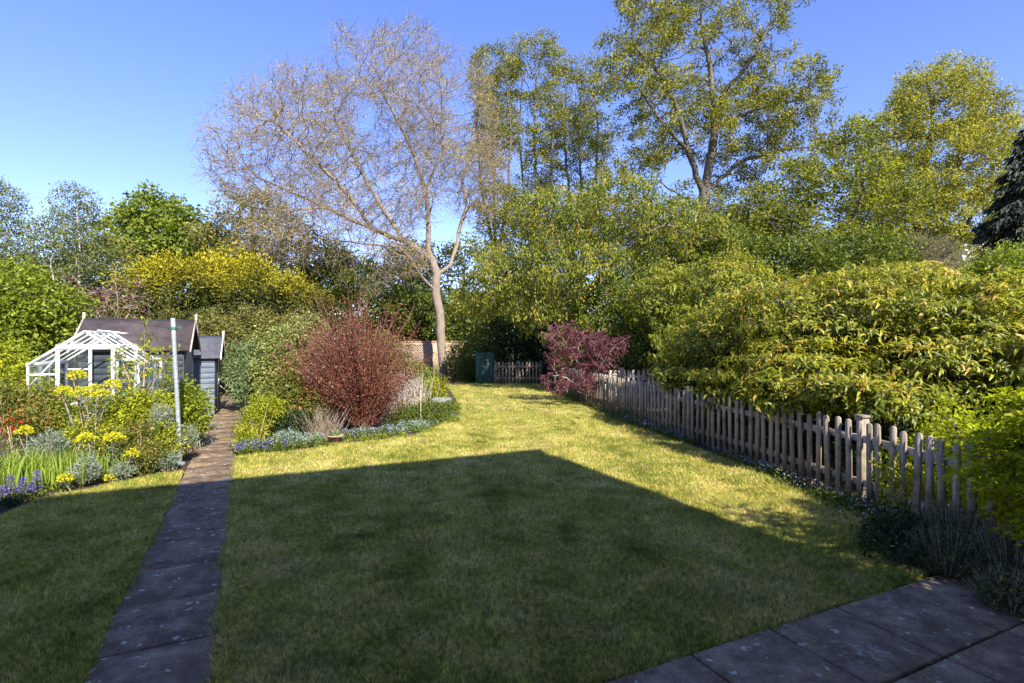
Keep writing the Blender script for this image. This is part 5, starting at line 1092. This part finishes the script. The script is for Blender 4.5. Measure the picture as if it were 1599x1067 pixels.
# ================================================================ MIDDLE BED
S = [('silver_shrub', 'rounded silvery green shrub beside the small shed', 130, (385, 650, 12.9), [E(383, 588, 12.9, 30, 44, .45), E(405, 560, 13.2, 24, 26, .4)], 11000, 'silver', .085, .016, dict(outw=.5)),
     ('cream_shrub', 'cream and green leaved shrub above the dark red low shrub', 131, (435, 640, 12.8), [E(440, 545, 12.8, 38, 36, .5), E(480, 520, 13, 32, 28, .5), E(425, 590, 12.6, 30, 34, .4)], 9500, 'cream', .07, .035, {}),
     ('azalea_shrub', 'yellow green low shrub at the path edge of the middle bed', 132, (405, 700, 9.2), [E(395, 660, 9.3, 22, 22, .25), E(415, 640, 9.6, 24, 20, .25), E(383, 685, 8.8, 14, 14, .18)], 3600, 'yellowgreen', .045, .02, {}),
     ('peony_shrub', 'dark red and green leaved peony in front of the cream shrub', 133, (455, 680, 10.2), [E(450, 612, 10.4, 36, 30, .4), E(440, 650, 10, 34, 26, .35), E(480, 640, 10.1, 30, 30, .3)], 5200, 'redgreen', .07, .03, {}),
     ('dark_perennial', 'dark green leafy plant under the peony', 134, (470, 690, 9.7), [E(465, 665, 9.7, 38, 20, .35)], 3200, 'dark', .05, .025, {}),
     ('green_perennial', 'fresh green perennial clump right of the red berberis', 135, (660, 670, 11.2), [E(640, 652, 10.8, 30, 16, .35), E(672, 645, 11.4, 30, 15, .4), E(700, 645, 12, 14, 14, .3)], 7000, 'green', .05, .02, {}),
     ('bright_perennial', 'light green upright plant at the foot of the bare tree', 136, (668, 625, 16), [E(668, 600, 16, 14, 22, .3), E(678, 620, 15, 18, 14, .3), E(655, 580, 16.5, 12, 14, .25)], 2600, 'bright', .06, .035, {}),
     ('potted_bush', 'small yellow green bush growing beside the stone trough', 137, (682, 632, 14.4), [E(683, 608, 14.2, 15, 16, .25)], 1600, 'yellowgreen', .045, .025, {}),
     ('ivy_mound', 'green leafy mound behind the right of the berberis', 138, (640, 600, 19), [E(590, 560, 19, 45, 42, .8)], 6000, 'olive', .09, .04, {})]
for nm, lab, sd_, b0, el, n_, lm, a_, b_, kw in S:
    bush(nm, lab, 'shrub', sd_, at0(*b0), el, n_, L[lm], a_, b_, per=9, spread=.06, stems=10, stemr=.008, stemmat=M['bark_tan'], amp=.22, inner=.3, **kw)
# berberis: many arching stems from one foot with small dark red leaves
def berberis():
    rng = np.random.default_rng(140); base = gr(565, 668); root = empty('red_berberis', base, 'big vase shaped shrub of tiny dark red leaves in the middle bed', 'shrub'); mb = MB(); P, D = [], []
    for i in range(430):
        th = rng.uniform(0, 6.283); sp = rng.uniform(0, 1)**.6; h = (2.3-.7*sp**2+.25*math.sin(th*3)+.2*math.sin(th*5+1))*rng.uniform(.45, 1.14); sx = (1.55+.25*math.sin(th*4+2))*sp*rng.uniform(.7, 1.15)
        if i % 11 == 0: h *= 1.12; sx *= 1.18
        e = base+np.array([math.cos(th)*sx*1.0-.12, math.sin(th)*sx*.85, h]); b0 = base+np.array([math.cos(th)*.2*sp, math.sin(th)*.2*sp, 0]); m_ = b0*.45+e*.55+np.array([0, 0, .12])-np.array([math.cos(th), math.sin(th), 0])*.25*sp
        T = np.linspace(0, 1, 9)[:, None]; C = (1-T)**2*b0+2*T*(1-T)*m_+T*T*e; C[1:] += rng.normal(size=(8, 3))*.02
        mb.tube(C, np.linspace(.0065, .002, 9), 4, False); q = rng.uniform(.12, 1.03, 120)[:, None]; Q = (1-q)**2*b0+2*q*(1-q)*m_+q*q*e
        Q += rng.normal(size=Q.shape)*(.035+.05*q); P.append(Q); D.append(np.repeat(nrm(e-m_)[None], 120, 0))
    mb.build('stems', M['bark_red'], root, tuple(base)); P = np.concatenate(P); D = np.concatenate(D)
    leafobj('foliage', rng, P, L['berberis'], .036, .02, root, base, up=.3, out=D, outw=.3)
berberis()
def dry(name, label, seed, c, n, h, sp, r, mat, lean=.3):
    rng = np.random.default_rng(seed); c = np.array(c, float); mb = MB()
    for i in range(n):
        a = rng.uniform(0, 6.283); b0 = c+np.array([rng.normal()*sp*.5, rng.normal()*sp*.3, 0]); e = b0+np.array([math.cos(a)*lean*h*rng.uniform(0, 1), math.sin(a)*lean*h*rng.uniform(0, 1), h*rng.uniform(.5, 1.1)]); m_ = (b0+e)/2+rng.normal(size=3)*.03
        mb.tube([b0, m_, e], [r, r*.8, r*.4], 4, False)
    return tag(mb.build(name, mat, None, tuple(c)), label, 'plant')
dry('dead_perennial', 'sheaf of pale dead upright stems right of the red berberis', 141, at0(640, 650, 12.6), 190, .95, .42, .006, M['cane'], .35)
dry('dead_plant', 'dead brown twiggy plant in front of the berberis', 142, at0(505, 690, 9.5), 150, .52, .26, .003, M['bark_tan'], .9)
mb = MB(); c = gr(657, 668); mb.tube([c, c+[0, 0, .82]], .008, 6); tag(mb.build('garden_cane', M['cane'], None, tuple(c)), 'thin pale cane standing upright in the middle bed', 'cane')
c = gr(522, 692); pot('terracotta_pot', 'half buried terracotta pot at the front of the middle bed', (c[0], c[1]+.05, -.03), .125, .16, M['terra'], 'pot', L['silver'])
tg_ = empty('stone_trough', at0(690, 636, 13.7), 'small grey stone trough at the far end of the middle bed', 'trough'); c = np.array(at0(690, 636, 13.7)); mb = MB()
for (x0, x1, y0, y1) in ((-.24, .24, -.16, -.12), (-.24, .24, .12, .16), (-.24, -.2, -.12, .12), (.2, .24, -.12, .12)): mb.box(c[0]+x0, c[0]+x1, c[1]+y0, c[1]+y1, 0, .26, .004)
mb.build('sides', M['stone'], tg_); mb = MB(); mb.box(c[0]-.2, c[0]+.2, c[1]-.12, c[1]+.12, .01, .2); mb.build('compost', M['soil'], tg_)
# forget-me-nots and low plants along the bed edge
FM = [(0, 'pale blue forget me nots nearest the path in the middle bed', [E(400, 700, 8.3, 32, 10, .2), E(440, 697, 8.5, 30, 10, .2)]),
      (1, 'pale blue forget me nots left of the terracotta pot', [E(480, 692, 9.0, 28, 9, .25), E(450, 685, 9.2, 22, 9, .2)]),
      (2, 'pale blue forget me nots right of the terracotta pot', [E(560, 682, 9.6, 34, 10, .28), E(600, 678, 9.8, 30, 9, .28)]),
      (3, 'pale blue forget me nots at the curved end of the middle bed', [E(645, 668, 10.4, 34, 9, .35), E(690, 655, 11.6, 22, 9, .3)])]
for i, lab, el in FM:
    c = el[0][0]*[1, 1, 0]; bush('forget_me_not', lab, 'flower', 150+i, c, el, 3600, L['silver'] if i % 2 else L['green'], .035, .015, per=8, spread=.035, stems=0, flowers=[('flowers', L['blue'], 1500, .017, .015, .35)], cut=.01, amp=.25)
bush('low_plants', 'green ground plants along the lawn edge right of the terracotta pot', 'plant', 156, at0(600, 688, 9.3), [E(560, 690, 9.1, 32, 7, .15), E(610, 686, 9.4, 32, 7, .18), E(655, 676, 10.1, 26, 7, .2), E(700, 660, 11.2, 16, 8, .2), E(712, 640, 13.3, 8, 8, .4)], 3600, L['bright'], .04, .018, per=8, spread=.035, stems=0, cut=.01)
bush('low_plants', 'green ground plants along the lawn edge near the path', 'plant', 157, at0(430, 708, 8.2), [E(385, 710, 8.0, 18, 8, .12), E(430, 706, 8.2, 34, 8, .15), E(490, 700, 8.6, 34, 8, .18)], 3200, L['green'], .04, .018, per=8, spread=.035, stems=0, cut=.01)
for i, (px, Y) in enumerate(((372, 7.95), (380, 8.0), (396, 8.05), (408, 8.1), (418, 8.1), (446, 8.25))):
    lab = ('bluebell spike at the very corner of bed and path', 'bluebell spike second from the path corner', 'bluebell spike third along from the path corner', 'bluebell spike fourth along from the path corner', 'bluebell spike fifth along from the path corner', 'lone bluebell spike furthest from the path')[i]
    spike('bluebell', lab, 160+i, ((px-CX)/FPX*Y, Y, 0), .20, .03, L['violet'], 'bluebells at the front of the middle bed', 60)
# along the picket fence
def strip(name, label, cat, seed, pts, wd, n, hgt, mat, fl=None, nf=0):
    rng = np.random.default_rng(seed); P = np.array(pts); i = rng.integers(0, len(P)-1, n); f = rng.uniform(size=(n, 1)); c = P[i]*(1-f)+P[i+1]*f
    base = np.array([P[0][0], P[0][1], 0.]); root = empty(name, base, label, cat); z = np.abs(rng.normal(size=n))*hgt*.5*(.6+.5*np.sin(c[:, 1]*6))
    Q = np.stack([c[:, 0]+rng.normal(size=n)*wd, c[:, 1], np.clip(z, .01, hgt)], 1); leafobj('foliage', rng, Q, mat, .042, .016, root, base, up=.5, droop=-.4)
    if nf:
        i = rng.integers(0, len(P)-1, nf); f = rng.uniform(size=(nf, 1)); c = P[i]*(1-f)+P[i+1]*f; Q = np.stack([c[:, 0]+rng.normal(size=nf)*wd, c[:, 1]+rng.normal(size=nf)*.03, hgt*rng.uniform(.5, 1.1, nf)], 1)
        leafobj('flowers', rng, Q, fl, .017, .015, root, base, up=1.2, fold=.05, curve=0)
strip('forget_me_not', 'forget me nots at the fence foot near the capped post', 'flower', 170, [(3.28, 6.5), (3.36, 5.7), (3.42, 5.0), (3.45, 4.5)], .09, 3400, .16, L['green'], L['blue'], 420)
strip('forget_me_not', 'forget me nots at the fence foot beneath the left end of the bronze leaved bush', 'flower', 171, [(2.35, 11.4), (2.62, 10.2), (2.95, 8.8)], .07, 2600, .16, L['green'], L['blue'], 520)
strip('forget_me_not', 'blue flowers at the middle of the long fence', 'flower', 174, [(3.05, 8.1), (3.2, 7.3), (3.3, 6.7)], .06, 1700, .13, L['green'], L['blue'], 300)
strip('low_plants', 'low green plants at the far foot of the long fence under the purple shrub', 'plant', 172, [(1.6, 17), (1.95, 14.5), (2.3, 12), (2.5, 11)], .12, 3600, .2, L['green'])
strip('low_plants', 'weeds at the foot of the small far picket fence', 'plant', 173, [(-2.4, 21.4), (-.8, 21.5), (1.1, 21.5)], .1, 1200, .12, L['green'])
print('scene built: faces', sum(len(o.data.polygons) for o in bpy.data.objects if o.type == 'MESH'))
